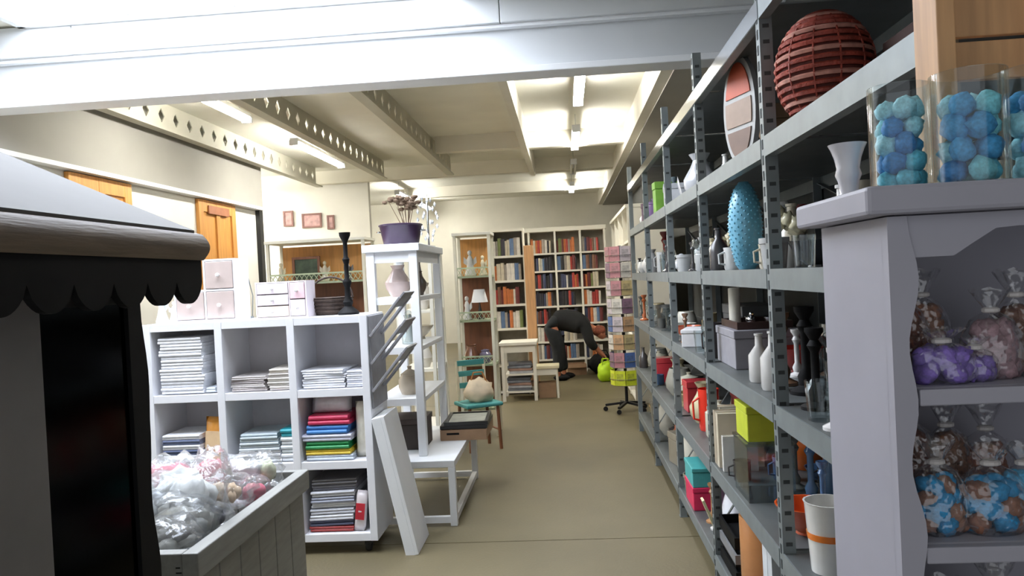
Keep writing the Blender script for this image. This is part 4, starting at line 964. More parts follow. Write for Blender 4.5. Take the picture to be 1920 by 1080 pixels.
def item(kind, x, y, z, rgb, s, lab, cat=None, glass=False, mat=None, grp=GS, rz=None):
    rz = R_.uniform(-.3, .3) if rz is None else rz
    mm = mat or (glass_m if glass else cer(rgb))
    rx_ = {'vase': .42, 'bottle': .24, 'bowl': 1.12, 'pot': .5, 'tumbler': .38, 'goblet': .35, 'candlestick': .2, 'candle': .18, 'cylinder': .36, 'roundpot': .54, 'mug': .6, 'pitcher': .6, 'jar': .4, 'basket': .68, 'flowers': .4, 'plate': .5, 'bird': .6, 'figure': .3}.get(kind)
    ex, ey = (rx_*s, rx_*s) if rx_ else ((s[1]/2+.004, s[0]/2+.001) if kind == 'binder' else (s[0]/2+.004, s[1]/2+.004))
    if kind in ('mug', 'pitcher', 'bird') : ex = ey = .72*s
    x, y = settle(x, y, z, ex, ey)
    REG.append((x, y, z, ex, ey, lab))
    P = {
     'vase': [(0, 0), (.25, 0), (.38, .2), (.40, .4), (.22, .7), (.16, .85), (.25, 1), (.21, 1), (.12, .85), (0, .6)],
     'bottle': [(0, 0), (.2, 0), (.22, .05), (.22, .55), (.08, .75), (.07, .95), (.09, .96), (.09, 1), (0, 1)],
     'bowl': [(0, 0), (.4, 0), (.38, .08), (.7, .35), (.95, .9), (1, 1), (.93, 1), (.6, .4), (0, .2)],
     'pot': [(0, 0), (.36, 0), (.44, .8), (.48, .82), (.48, 1), (.42, 1), (.38, .8), (.3, .1), (0, .1)],
     'tumbler': [(0, 0), (.3, 0), (.36, 1), (.33, 1), (.27, .08), (0, .08)],
     'goblet': [(0, 0), (.3, 0), (.3, .03), (.05, .08), (.05, .42), (.25, .55), (.33, .8), (.28, 1), (.25, 1), (.29, .8), (0, .55)],
     'candlestick': [(0, 0), (.19, 0), (.19, .04), (.08, .1), (.10, .2), (.05, .3), (.05, .7), (.09, .78), (.05, .85), (.11, .95), (.11, 1), (.07, 1), (0, .96)],
     'candle': [(0, 0), (.16, 0), (.16, .98), (.12, 1), (0, .98)],
     'cylinder': [(0, 0), (.33, 0), (.34, .02), (.34, .98), (.33, 1), (.30, 1), (.30, .05), (0, .05)],
     'roundpot': [(0, 0), (.3, 0), (.5, .3), (.52, .5), (.42, .85), (.36, 1), (.33, 1), (.38, .85), (.47, .5), (0, .2)]}
    cat = cat or {'roundpot': 'pot', 'cylinder': 'container'}.get(kind, kind)
    if kind in P:
        hh = s
        prof = [(r*hh, q*hh) for r, q in P[kind]]
        if kind == 'bowl': prof = [(r*hh*1.1, q*hh) for r, q in P[kind]]
        return tag(MB().lathe(prof, 18).build({'roundpot': 'round_pot', 'cylinder': 'cylinder_pot'}.get(kind, kind), mm, smooth=True, loc=(x, y, z)), lab, cat, grp)
    t = thing({'mug': 'mug', 'jar': 'lidded_jar', 'box': 'storage_box', 'basket': 'basket', 'flowers': 'flower_bunch', 'pitcher': 'pitcher', 'binder': 'binder', 'plate': 'plate', 'bird': 'bird_ornament'}[kind], lab, cat, (x, y, z), rz, grp)
    if kind in ('mug', 'pitcher'):
        k = 1 if kind == 'mug' else 1.7
        MB().lathe([(0, 0), (.38*s, 0), (.42*s, .1*s), (.42*s, .9*s*k), (.44*s, s*k), (.40*s, s*k), (.38*s, .12*s), (0, .1*s)], 16).build('body', mm, t, smooth=True)
        MB().tube([(-.40*s, 0, .25*s*k), (-.66*s, 0, .3*s*k), (-.68*s, 0, .7*s*k), (-.40*s, 0, .8*s*k)], .05*s, 6).build('handle', mm, t, smooth=True)
    elif kind == 'jar':
        MB().lathe([(0, 0), (.34*s, 0), (.38*s, .06*s), (.38*s, .68*s), (.3*s, .75*s), (0, .75*s)], 16).build('body', mm, t, smooth=True)
        MB().lathe([(0, .752*s), (.33*s, .752*s), (.33*s, .83*s), (.1*s, .9*s), (.06*s, .92*s), (.09*s, s), (0, s)], 16).build('lid', mm if not glass else chrome_m, t, smooth=True)
    elif kind == 'box':
        w_, d_, h_ = s
        MB().box(-w_/2, w_/2, -d_/2, d_/2, 0, h_*.78).build('body', mm, t, bevel=.004)
        MB().box(-w_/2-.004, w_/2+.004, -d_/2-.004, d_/2+.004, h_*.785, h_).build('lid', mm, t, bevel=.004)
    elif kind == 'basket':
        mm = mat or M('wicker_%d_%d_%d' % rgb, rgb, .7, var=.3, scale=40, bump=.6, bscale=100)
        MB().lathe([(0, 0), (.5*s, 0), (.62*s, .6*s), (.64*s, .62*s), (.59*s, .62*s), (.46*s, .06*s), (0, .05*s)], 20).build('body', mm, t, smooth=True)
        MB().tube([(.61*s*math.cos(a*PI/10), .61*s*math.sin(a*PI/10), .61*s) for a in range(20)], .04*s, 6, True).build('rim', mm, t, smooth=True)
        MB().tube([(.6*s*math.cos(PI*k/10), 0, .6*s+.5*s*math.sin(PI*k/10)) for k in range(11)], .03*s, 6).build('handle', mm, t, smooth=True)
    elif kind == 'flowers':
        MB().lathe([(0, 0), (.16*s, 0), (.2*s, .2*s), (.12*s, .4*s), (.15*s, .45*s), (0, .4*s)], 12).build('vase', cer((150, 150, 146)), t, smooth=True)
        rr = random.Random(int(y*100))
        for k in range(9):
            a = rr.uniform(0, 6.28); q = rr.uniform(.05, .26)*s
            MB().blob((q*math.cos(a), q*math.sin(a), s*rr.uniform(.6, .95)), .12*s, k, .6, 4, 10, 8).build('blossom', mm, t, smooth='all')
    elif kind == 'binder':
        w_, d_, h_ = s
        MB().box(-d_/2, d_/2, -w_/2, -w_/2+.004, 0, h_).box(-d_/2, d_/2, w_/2-.004, w_/2, 0, h_).box(-d_/2-.004, -d_/2, -w_/2, w_/2, 0, h_).build('cover', mm, t)
        MB().box(-d_/2+.002, d_/2-.006, -w_/2+.005, w_/2-.005, .003, h_-.006).build('pages', page_m, t)
    elif kind == 'plate':
        M4 = Matrix.Translation((0, 0, s/2)) @ Matrix.Rotation(PI/2-.2, 4, 'Y')
        MB().lathe([(0, -.02*s), (.3*s, -.02*s), (.48*s, .03*s), (.5*s, .04*s), (.48*s, .045*s), (.3*s, 0), (0, 0)], 24, M4=M4).build('dish', mm, t, smooth=True)
        MB().prism([(-.1*s, 0), (.28*s, 0), (.28*s, .03*s), (.2*s, .5*s), (.17*s, .5*s), (.2*s, .03*s), (-.1*s, .03*s)], 'y', -.02*s, .02*s).build('stand', blackm_m, t)
    elif kind == 'bird':
        MB().blob((0, 0, .35*s), (.28*s, .45*s, .3*s), 2, .15, 2, 14, 10, flat=.95).build('body', mm, t, smooth='all')
        MB().blob((0, -.32*s, .72*s), .17*s, 3, .05).build('head', mm, t, smooth='all')
        MB().lathe([(.05*s, 0), (0, .15*s)], 8, M4=Matrix.Translation((0, -.47*s, .72*s)) @ Matrix.Rotation(PI/2, 4, 'X')).build('beak', M('beak', (190, 140, 60), .5), t)
        MB().prism([(-.06*s, 0), (.06*s, 0), (.12*s, 1), (-.12*s, 1)], 'z', .36*s, .40*s).build('tail', mm, t) if False else MB().add([(-.08*s, .38*s, .4*s), (.08*s, .38*s, .4*s), (.12*s, .75*s, .5*s), (-.12*s, .75*s, .5*s), (-.08*s, .38*s, .44*s), (.08*s, .38*s, .44*s), (.12*s, .75*s, .54*s), (-.12*s, .75*s, .54*s)], [(0, 1, 2, 3), (4, 7, 6, 5), (0, 4, 5, 1), (1, 5, 6, 2), (2, 6, 7, 3), (3, 7, 4, 0)]).build('tail', mm, t)
    return t
Z = [d+.001 for d in DECK]
REG += [(FX+.16, sp(1547, 4, .16, .13), Z[4], .135, .135, ''), (FX+.1, sp(1392, 4, .1, .2), Z[4], .13, .13, ''), (FX+.1, sp(1398, 3, .1, .15), Z[3], .075, .075, ''), (FX+.11, sp(1430, 1, .11, .2), Z[1], .096, .126, ''), (FX+.10, sp(1556, 1, .10), Z[1], .075, .075, ''), (FX+.17, 3.54, Z[0], .155, .175, ''), (FX+.33, 2.05, Z[1], .155, .27, '')]
# ---- upper shelf (1.965): woven ball lantern, oval platter, carton
y = sp(1547, 4, .16, .13)
t = thing('woven_ball_lantern', 'large dark red woven ball lantern on the upper steel shelf', 'lantern', (FX+.16, y, Z[4]), 0, GS)
rb = .14; LS = 1.22
red_m = M('red_wicker', (150, 62, 46), .6, var=.35, scale=30, bump=.5, bscale=80)
MB().blob((0, 0, rb), (rb*.95, rb*.95, rb*.95), 0, 0, 1, 28, 20).build('core', M('wicker_core', (92, 40, 32), .8, var=.2), t, smooth='all')
for k in range(22):
    th_ = PI*(k+.7)/22.4; zz = rb-rb*math.cos(th_); r = rb*math.sin(th_)
    MB().tube([(r*math.cos(a*PI/12), r*math.sin(a*PI/12), zz) for a in range(24)], .0065, 5, True).build('weave_ring', red_m if k % 3 else M('pale_wicker', (186, 128, 112), .6, var=.3, scale=30), t, smooth=True)
for k in range(12):
    a = k*PI/6; MB().tube([((rb+.004)*math.sin(PI*q/12)*math.cos(a), (rb+.004)*math.sin(PI*q/12)*math.sin(a), rb-rb*math.cos(PI*q/12)) for q in range(1, 12)], .003, 5).build('upright_strand', red_m, t)
for o in t.children: o.scale.z = LS
y = sp(1392, 4, .10, .2)
t = thing('oval_platter', 'tall oval platter with orange top and pale rim standing on the upper steel shelf', 'platter', (FX+.10, y, Z[4]), .3, GS)
def ov(rx, rz, n=28): return [(rx*math.cos(2*PI*k/n), .225+rz*math.sin(2*PI*k/n)) for k in range(n)]
Mo = .10
MB().prism(ov(.125, .22), 'x', -.014, .008).build('rim', M('platter_rim', (166, 166, 164), .5), t)
def ovclip(rx, rz, z0, z1): return [p for p in ov(rx, rz, 60) if z0 <= p[1] <= z1]
MB().prism(ovclip(.10, .195, .28, 1), 'x', -.019, -.0145).build('orange_segment', M('platter_orange', (186, 84, 56), .5), t)
MB().prism(ovclip(.10, .195, .15, .279), 'x', -.019, -.0145).build('beige_segment', M('platter_beige', (150, 128, 112), .5), t)
MB().prism(ovclip(.10, .195, 0, .149), 'x', -.019, -.0145).build('brown_segment', M('platter_brown', (112, 88, 76), .5), t)
MB().prism([(.009, .0), (.10, .0), (.10, .01), (.02, .25), (.009, .25)], 'y', -.012, .012).build('stand', blackm_m, t)
item('box', FX+.34, sp(1462, 4, .34), Z[4], (150, 108, 70), (.22, .20, .30), 'brown carton behind the oval platter on the upper steel shelf', 'box', mat=card_m, rz=0)
item('box', FX+.40, 2.15, Z[4], (70, 50, 44), (.25, .25, .2), 'dark brown carton behind the woven ball lantern', 'box', mat=M('dark_carton', (62, 40, 34), .8), rz=0)
# far part of the upper shelf
item('box', FX+.14, 5.35, Z[4], (196, 198, 200), (.18, .26, .17), 'pale grey carton on the upper shelf, third bay, nearest one', 'box', mat=M('pale_carton', (186, 188, 190), .6))
item('box', FX+.12, 5.85, Z[4], (120, 180, 60), (.16, .12, .25), 'lime green upright carton on the upper shelf, fourth bay', 'box', mat=M('lime_carton', (130, 180, 70), .5))
item('jar', FX+.12, 6.6, Z[4], (150, 120, 170), .2, 'lilac lidded jar on the upper shelf of the farthest bay')
item('box', FX+.15, 7.1, Z[4], (196, 170, 180), (.16, .2, .2), 'pink grey carton on the upper shelf of the farthest bay', 'box', mat=M('pinkgrey_carton', (176, 150, 160), .6))
item('vase', FX+.14, 4.45, Z[4], (180, 182, 186), .24, 'grey vase on the upper shelf of the third bay')
item('jar', FX+.14, 6.1, Z[4], (210, 210, 214), .2, 'white lidded jar on the upper shelf beside the lime green carton')
item('plate', FX+.12, 5.1, Z[4], (208, 210, 214), .2, 'white plate propped on the upper shelf of the fourth bay')
# ---- eye-level shelf (1.545)
y = sp(1398, 3, .10, .15)
t = thing('pineapple_vase', 'tall sky blue vase with scaly texture on the eye-level steel shelf', 'vase', (FX+.10, y, Z[3]), 0, GS)
blue_m = M('sky_blue_glaze', (104, 170, 196), .35, var=.08, coat=.3)
prof = [(.032, 0), (.045, .02), (.062, .10), (.068, .18), (.060, .27), (.040, .33), (.020, .36)]
MB().lathe([(0, 0)]+prof+[(.016, .36), (0, .3)], 24).build('body', blue_m, t, smooth=True)
sc = MB()
def rad(z):
    for a, b in zip(prof, prof[1:]):
        if a[1] <= z <= b[1]: return a[0]+(b[0]-a[0])*(z-a[1])/(b[1]-a[1])
    return .02
for k in range(22):
    z = .02+k*.0155; r = rad(z)
    for q in range(14):
        a = (q+.5*(k % 2))*2*PI/14; sc.lathe([(r*.2, -.007), (.0, .006)], 4, M4=Matrix.Translation(((r-.001)*math.cos(a), (r-.001)*math.sin(a), z)) @ Matrix.Rotation(a, 4, 'Z') @ Matrix.Rotation(PI/2, 4, 'Y'))
so = sc.build('scales', blue_m, t); so['kind'] = 'stuff'
item('bowl', FX+.12, sp(1510, 3), Z[3], (24, 24, 30), .085, 'black footed bowl on the eye-level shelf beside the lavender cabinet')
item('mug', FX+.07, sp(1478, 3, .07), Z[3], (150, 36, 40), .09, 'dark red mug on the eye-level shelf next to the black bowl')
item('pitcher', FX+.08, sp(1497, 3, .08), Z[3], (176, 196, 220), .075, 'pale blue pitcher on the eye-level shelf behind the dark red mug')
item('flowers', FX+.20, sp(1482, 3, .20), Z[3], (214, 208, 176), .22, 'cream flower bunch on the eye-level shelf of the nearest bay', 'flowers')
item('flowers', FX+.22, sp(1368, 3, .22), Z[3], (206, 198, 168), .20, 'cream flower bunch behind the sky blue vase', 'flowers')
item('flowers', FX+.12, sp(1345, 3), Z[3], (190, 180, 150), .17, 'straw coloured flower bunch on the eye-level shelf, second bay', 'flowers')
item('mug', FX+.07, sp(1425, 3, .07), Z[3], (120, 40, 42), .08, 'maroon mug on the eye-level shelf beside the sky blue vase')
item('box', FX+.16, 2.0, Z[3], (150, 120, 124), (.2, .3, .04), 'flat mauve box on the eye-level shelf of the nearest bay', 'box', mat=M('mauve_box', (128, 100, 104), .6))
for k, y in enumerate((3.5, 3.95, 4.12, 4.3, 4.55, 4.72, 5.1, 5.3, 5.55, 5.8, 6.0, 6.5, 6.8, 7.1, 7.4)):
    kd = ('mug', 'bowl', 'tumbler', 'goblet', 'jar', 'vase', 'bird')[k % 7]; c = [(206, 206, 204), (186, 186, 184), (196, 200, 204), (214, 210, 200)][k % 4]
    bay = sum(y > q for q in POST)-1
    item(kd, FX+.10+.05*(k % 3), y, Z[3], c, (.1, .08, .13, .17, .15, .2, .13)[k % 7], '%s %s on the eye-level shelf, %s bay' % (['white', 'light grey', 'bluish white', 'ivory'][k % 4], kd if kd != 'bird' else 'bird ornament', BAYN[bay]), glass=(kd in ('tumbler', 'goblet')))
# ---- waist-high shelf (1.11)
y = sp(1402, 2, .17)
t = item('box', FX+.17, y, Z[2], (132, 130, 134), (.28, .40, .17), 'large grey box on the waist-high shelf carrying a dark tray', 'box', mat=M('grey_box', (140, 138, 144), .5), rz=0)
zz = Z[2]+.171; tx, ty = t.location.x, t.location.y
t = thing('serving_tray', 'dark brown tray on top of the large grey box', 'tray', (tx, ty, zz), 0, GS)
MB().box(-.12, .12, -.17, .17, 0, .008).build('tray_bottom', M('dark_tray', (58, 36, 32), .4), t)
for (a, b, c, d) in ((-.12, .12, -.17, -.16), (-.12, .12, .16, .17), (-.12, -.11, -.16, .16), (.11, .12, -.16, .16)): MB().box(a, b, c, d, .008, .032).build('tray_edge', M('dark_tray', None), t)
item('candle', tx-.07, ty+.10, zz+.009, (232, 226, 222), .17, 'tall white pillar candle standing in the dark tray', mat=M('wax_white', None))
item('bird', tx-.03, ty-.03, zz+.009, (200, 202, 206), .07, 'small silver bird ornament in the dark tray', mat=chrome_m)
item('bowl', tx+.05, ty-.115, zz+.009, (200, 202, 206), .04, 'small silver dish in the dark tray', mat=chrome_m)
item('candlestick', FX+.10, sp(1530, 2, .10), Z[2], (26, 26, 28), .25, 'black candlestick on the waist-high shelf next to the lavender cabinet', mat=black_m)
item('candlestick', FX+.16, sp(1512, 2, .16), Z[2], (26, 26, 28), .30, 'taller black candlestick on the waist-high shelf, nearest bay', mat=black_m)
item('flowers', FX+.22, 2.0, Z[2], (196, 186, 150), .28, 'dried yellowish flower bunch behind the black candlesticks', 'flowers')
item('box', FX+.18, 2.28, Z[2], (128, 88, 58), (.26, .22, .09), 'brown wooden box on the waist-high shelf of the nearest bay', 'box', mat=brown_m)
item('bird', FX+.09, sp(1500, 2, .09), Z[2], (214, 212, 210), .09, 'white bird ornament at the edge of the waist-high shelf')
item('mug', FX+.08, 2.42, Z[2], (222, 130, 44), .085, 'orange mug on the waist-high shelf beside the second upright')
item('bowl', FX+.13, sp(1290, 2, .13), Z[2]+.0, (190, 92, 60), .08, 'terracotta bowl on the waist-high shelf of the third bay')
item('box', FX+.13, sp(1310, 2, .13)-.1, Z[2], (214, 212, 212), (.2, .25, .10), 'flat white box on the waist-high shelf of the third bay', 'box', mat=M('white_box', (220, 218, 218), .5))
item('bowl', FX+.30, 3.3, Z[2], (150, 40, 32), .10, 'dark red bowl at the back of the waist-high shelf, second bay')
item('box', FX+.35, 2.15, Z[2], (60, 60, 64), (.2, .5, .26), 'charcoal carton at the back of the waist-high shelf, nearest bay', 'box', mat=M('charcoal_box', (62, 62, 66), .7), rz=0)
item('box', FX+.35, 4.3, Z[2], (80, 80, 80), (.2, .5, .24), 'dark grey carton at the back of the waist-high shelf, third bay', 'box', mat=M('charcoal_box2', (84, 84, 84), .7), rz=0)
for k, y in enumerate((4.05, 4.45, 4.65, 5.15, 5.35, 5.55, 5.8, 6.0, 6.5, 6.7, 6.95, 7.2, 7.4)):
    kd = ('goblet', 'tumbler', 'jar', 'pitcher', 'bowl', 'roundpot')[k % 6]; c = [(150, 150, 140), (190, 188, 176), (120, 118, 108), (176, 160, 120)][k % 4]
    bay = sum(y > q for q in POST)-1
    item(kd, FX+.09+.05*(k % 3), y, Z[2], c, (.17, .13, .16, .09, .08, .15)[k % 6], '%s %s on the waist-high shelf, %s bay' % (['stone grey', 'pale', 'olive grey', 'straw'][k % 4], kd.replace('roundpot', 'round pot'), BAYN[bay]), glass=(kd in ('tumbler', 'goblet')))
# ---- low shelf (.635)
for k in range(4):
    item('binder', FX+.12, sp(1388, 1, .12, .12)+k*.062, Z[1], [(216, 204, 180), (196, 180, 156), (220, 212, 196), (206, 190, 168)][k], (.052, .2, .25), '%s binder on the low shelf beside the clear bin' % ['cream', 'tan', 'ivory', 'beige'][k], 'binder', rz=0)
t = item('pitcher', FX+.09, sp(1317, 1, .09), Z[1], (222, 52, 34), .14, 'bright red plastic pitcher on the low shelf of the third bay')
item('box', FX+.22, sp(1366, 1, .22), Z[1], (120, 22, 26), (.2, .22, .24), 'dark red box on the low shelf of the second bay', 'box', mat=M('dark_red_box', (128, 24, 28), .5), rz=0)
item('roundpot', FX+.12, sp(1394, 1), Z[1]+.0, (224, 110, 40), .24, 'orange round pot on the low shelf of the second bay')
yb_ = sp(1430, 1, .11, .2)
t = thing('clear_bin', 'clear plastic bin on the low shelf under a lime box', 'bin', (FX+.11, yb_, Z[1]), 0, GS)
cb = film('clear_plastic', (238, 242, 243), .06, .1, .2, 12)
for (a, b, c, d) in ((-.09, .09, -.12, -.117), (-.09, .09, .117, .12), (-.09, -.087, -.117, .117), (.087, .09, -.117, .117)): MB().box(a, b, c, d, 0, .22).build('wall', cb, t)
MB().box(-.087, .087, -.117, .117, 0, .003).build('bottom', cb, t)
MB().box(-.094, .094, -.124, .124, .221, .232).build('lid', cb, t)
item('box', FX+.11, yb_, Z[1]+.2335, (178, 190, 50), (.16, .20, .14), 'lime yellow box standing on the clear plastic bin', 'box', mat=M('lime_yellow', (184, 194, 52), .4), rz=0)
item('bowl', FX+.14, sp(1515, 1, .14), Z[1], (206, 84, 36), .10, 'orange terracotta bowl on the low shelf of the nearest bay')
t = thing('banded_pot', 'white pot with an orange band on the low shelf of the nearest bay', 'pot', (FX+.10, sp(1556, 1, .10), Z[1]), 0, GS)
MB().lathe([(0, 0), (.055, 0), (.068, .20), (.072, .21), (.066, .21), (.05, .02), (0, .02)], 20).build('body', cer((222, 220, 214)), t, smooth=True)
MB().lathe([(.0625, .10), (.0645, .12), (.0655, .12), (.0635, .10)], 20).build('band', cer((222, 120, 44)), t, smooth=True)
item('mug', FX+.09, sp(1545, 1, .09)-.02, Z[1], (150, 196, 190), .08, 'pale mint mug on the low shelf of the nearest bay')
item('cylinder', FX+.16, 2.33, Z[1], (176, 172, 166), .30, 'tall grey white cylinder on the low shelf of the nearest bay')
item('cylinder', FX+.11, 2.70, Z[1], (214, 214, 212), .26, 'white cylinder on the low shelf just past the second upright')
t = thing('rolled_mat', 'beige rolled mat lying across boxes on the low shelf', 'mat', (FX+.27, 2.05, Z[1]+.262), 0, GS)
MB().lathe([(.012, 0), (.05, 0), (.052, .02), (.052, .5), (.05, .52), (.012, .52)], 18, M4=Matrix.Translation((0, .26, .053)) @ Matrix.Rotation(PI/2, 4, 'X')).build('roll', M('beige_mat', (176, 156, 130), .8, var=.12, scale=18), t, smooth=True)
for yy in (-.12, .14): MB().tube([(.053*math.cos(a*PI/9), yy, .053+.053*math.sin(a*PI/9)) for a in range(18)], .004, 5, True).build('tie', M('tie_grey', (110, 104, 96), .7), t)
REG.pop(6)
item('box', FX+.33, 2.05, Z[1], (90, 88, 86), (.3, .5, .26), 'grey carton at the back of the low shelf under the rolled mat', 'box', mat=M('grey_carton', (96, 94, 92), .7), rz=0)
item('binder', FX+.06, 3.55, Z[1], (230, 228, 222), (.03, .15, .16), 'thin white folder on the low shelf before the third upright', 'binder', rz=0)
for k, y in enumerate((3.95, 4.1, 4.3, 4.5, 4.7, 5.1, 5.3, 5.5, 5.75, 6.0, 6.5, 6.75, 7.0, 7.3)):
    kd = ('box', 'basket', 'jar', 'roundpot', 'vase')[k % 5]; c = [(206, 60, 70), (170, 150, 110), (204, 200, 180), (150, 148, 136), (196, 186, 150)][k % 5]
    bay = sum(y > q for q in POST)-1
    item(kd, FX+.15+.03*(k % 2), y, Z[1], c, ((.18, .14, .2), .14, .2, .2, .24)[k % 5], '%s %s on the low shelf, %s bay' % (['crimson', 'straw', 'cream', 'stone grey', 'sand'][k % 5], ['carton', 'basket', 'lidded jar', 'round pot', 'vase'][k % 5], BAYN[bay]), cat='carton' if kd == 'box' else None)
# ---- bottom shelf (.19)
item('roundpot', FX+.15, sp(1385, 0, .15, .2), Z[0], (222, 222, 226), .26, 'white round pot with an open top on the bottom shelf')
item('cylinder', FX+.13, sp(1432, 0, .13, .25), Z[0], (178, 122, 76), .34, 'tan cylinder container on the bottom shelf beside the white round pot')
for k in range(3):
    t = thing('black_tray', 'black tray stacked on the bottom shelf of the second bay, %s' % ['lowest', 'middle', 'topmost'][k], 'tray', (FX+.17, 3.54, Z[0]+.075*k), 0, GS)
    MB().box(-.15, .15, -.17, .17, 0, .01).build('tray_bottom', black_m, t)
    for (a, b, c, d) in ((-.15, .15, -.17, -.16), (-.15, .15, .16, .17), (-.15, -.14, -.16, .16), (.14, .15, -.16, .16)): MB().box(a, b, c, d, .01, .05).build('tray_edge', black_m if k != 1 else M('grey_edge', (120, 120, 122), .5), t)
t = thing('leaning_board', 'narrow cream board sticking out from the bottom shelf', 'board', (FX+.02, 3.86, 0), 0, GS)
MB().bar((.03, 0, .215), (-.05, 0, .42), .012, .06, (0, 1, 0)).build('plank', M('cream_board', (206, 200, 160), .6), t); MB().box(.02, .05, -.03, .03, .192, .215).build('foot', M('cream_board', None), t)
item('binder', FX+.09, 2.92, Z[0], (208, 212, 214), (.03, .2, .36), 'tall white folder standing on the bottom shelf, second bay', 'binder', rz=.3)
item('binder', FX+.09, 2.84, Z[0], (196, 200, 202), (.03, .2, .34), 'tall pale grey folder standing on the bottom shelf, second bay', 'binder', rz=.25)
pk_ = item('box', FX+.10, 4.55, Z[0], (206, 40, 84), (.18, .28, .13), 'hot pink box on the bottom shelf of the third bay', 'box', mat=M('hot_pink', (206, 40, 84), .5), rz=0)
item('box', pk_.location.x, pk_.location.y, Z[0]+.131, (70, 160, 158), (.18, .28, .11), 'teal box stacked on the hot pink box', 'box', mat=M('teal_box', (72, 160, 158), .5), rz=0)
item('box', FX+.24, 4.2, Z[0], (80, 50, 80), (.2, .3, .22), 'dark plum box on the bottom shelf of the third bay', 'box', mat=M('plum_box', (66, 50, 70), .6), rz=0)
for k, y in enumerate((2.0, 2.25, 5.2, 5.5, 5.85, 6.5, 6.9, 7.3)):
    kd = ('box', 'basket', 'roundpot')[k % 3]; c = [(140, 132, 116), (150, 124, 84), (190, 186, 170)][k % 3]
    bay = sum(y > q for q in POST)-1
    item(kd, FX+.18, y, Z[0], c, ((.26, .24, .22), .17, .26)[k % 3], '%s on the bottom shelf, %s bay' % (['taupe carton', 'brown basket', 'stone white round pot'][k % 3], BAYN[bay]), cat='carton' if kd == 'box' else None)

REG += [(FX+.05, sp(1398, 3, .1, .15)-.15, Z[3], .06, .2, ''), (FX+.05, ty-.1, Z[2], .05, .3, ''), (FX+.06, yb_-.1, Z[1], .06, .25, '')]
# ---- smaller goods crowding the rest of the shelves
rf = random.Random(77)
FC = {5: [((150, 150, 150), 'grey'), ((90, 84, 78), 'dark taupe')],
      4: [((190, 192, 196), 'light grey'), ((120, 100, 90), 'brown'), ((206, 206, 200), 'white'), ((96, 110, 116), 'slate')],
      3: [((208, 208, 206), 'white'), ((170, 172, 172), 'silver grey'), ((60, 58, 60), 'charcoal'), ((196, 188, 168), 'ivory'), ((128, 50, 48), 'dark red')],
      2: [((56, 50, 50), 'dark brown'), ((190, 188, 184), 'pale grey'), ((214, 212, 210), 'white'), ((122, 92, 70), 'brown'), ((178, 96, 56), 'rust'), ((96, 96, 92), 'dark grey')],
      1: [((212, 208, 204), 'off-white'), ((188, 44, 40), 'red'), ((150, 146, 138), 'stone'), ((90, 120, 160), 'blue'), ((196, 176, 110), 'mustard'), ((70, 66, 66), 'charcoal')],
      0: [((130, 124, 112), 'taupe'), ((60, 58, 58), 'charcoal'), ((206, 204, 200), 'off-white'), ((164, 120, 80), 'tan'), ((176, 92, 60), 'terracotta')]}
SZ = {'vase': (.16, .24), 'bottle': (.18, .26), 'bowl': (.05, .07), 'pot': (.10, .15), 'tumbler': (.10, .14), 'goblet': (.14, .19), 'candlestick': (.16, .26), 'jar': (.12, .18), 'mug': (.08, .10), 'pitcher': (.08, .11), 'bird': (.08, .12), 'roundpot': (.10, .16), 'plate': (.16, .24), 'flowers': (.18, .26), 'basket': (.10, .13)}
KN = {'roundpot': 'round pot', 'bird': 'bird ornament', 'jar': 'lidded jar', 'flowers': 'flower bunch', 'plate': 'plate on a stand', 'pot': 'tapered pot'}
RXT = {'vase': .42, 'bottle': .24, 'bowl': 1.12, 'pot': .5, 'tumbler': .38, 'goblet': .35, 'candlestick': .2, 'roundpot': .54, 'mug': .68, 'pitcher': .68, 'jar': .4, 'basket': .68, 'flowers': .4, 'plate': .5, 'bird': .75}
for lv in (3, 2, 1, 0, 4):
    for bay in range(5):
        y0, y1 = POST[bay]+.04, POST[bay+1]-.04
        cand = []
        for row, dx in ((0, .065), (1, .15), (2, .25), (3, .37)):
            y = y0+.05
            while y < y1-.04:
                cand.append((y+rf.uniform(-.015, .015), dx+rf.uniform(-.01, .02), row)); y += rf.uniform(.055, .085)*(1 if lv < 4 else 2.2)
        cand.sort()
        for y, dx, row in cand:
            if (bay > 2 and row > 1) or (bay > 1 and row > 2) or (lv == 4 and (row == 0 or bay < 2)): continue
            ok = False; x = FX+dx
            for tr in range(6):
                kd = rf.choice(['vase', 'bottle', 'bowl', 'pot', 'tumbler', 'goblet', 'candlestick', 'jar', 'mug', 'pitcher', 'bird', 'roundpot', 'plate', 'flowers'] if lv > 1 else ['pot', 'roundpot', 'jar', 'basket', 'vase', 'bowl', 'bottle', 'pitcher', 'candlestick', 'mug'])
                q0, q1 = SZ[kd]; s_ = rf.uniform(q0, q1)*(1.25 if row and kd not in ('bowl', 'basket', 'bird') else 1)*(1 if tr < 3 else .85); r = RXT[kd]*s_
                ok = y-r > y0-.03 and y+r < y1+.03 and free(x, y, Z[lv], r, r)
                if ok: break
            if not ok: continue
            c, nm = rf.choice(FC[lv])
            gl = kd in ('tumbler', 'goblet')
            item(kd, x, y, Z[lv], c, s_, '%s %s on the %s shelf, %s bay' % ('clear glass' if gl else nm, KN.get(kd, kd), LVN[lv], BAYN[bay]), glass=gl)

if 0:
    for i, p in enumerate(REG):
        for q in REG[:i]:
            if abs(p[2]-q[2]) < .1 and abs(p[0]-q[0]) < p[3]+q[3] and abs(p[1]-q[1]) < p[4]+q[4]: print('HIT', p[:5], q[:5], p[5], '|', q[5])
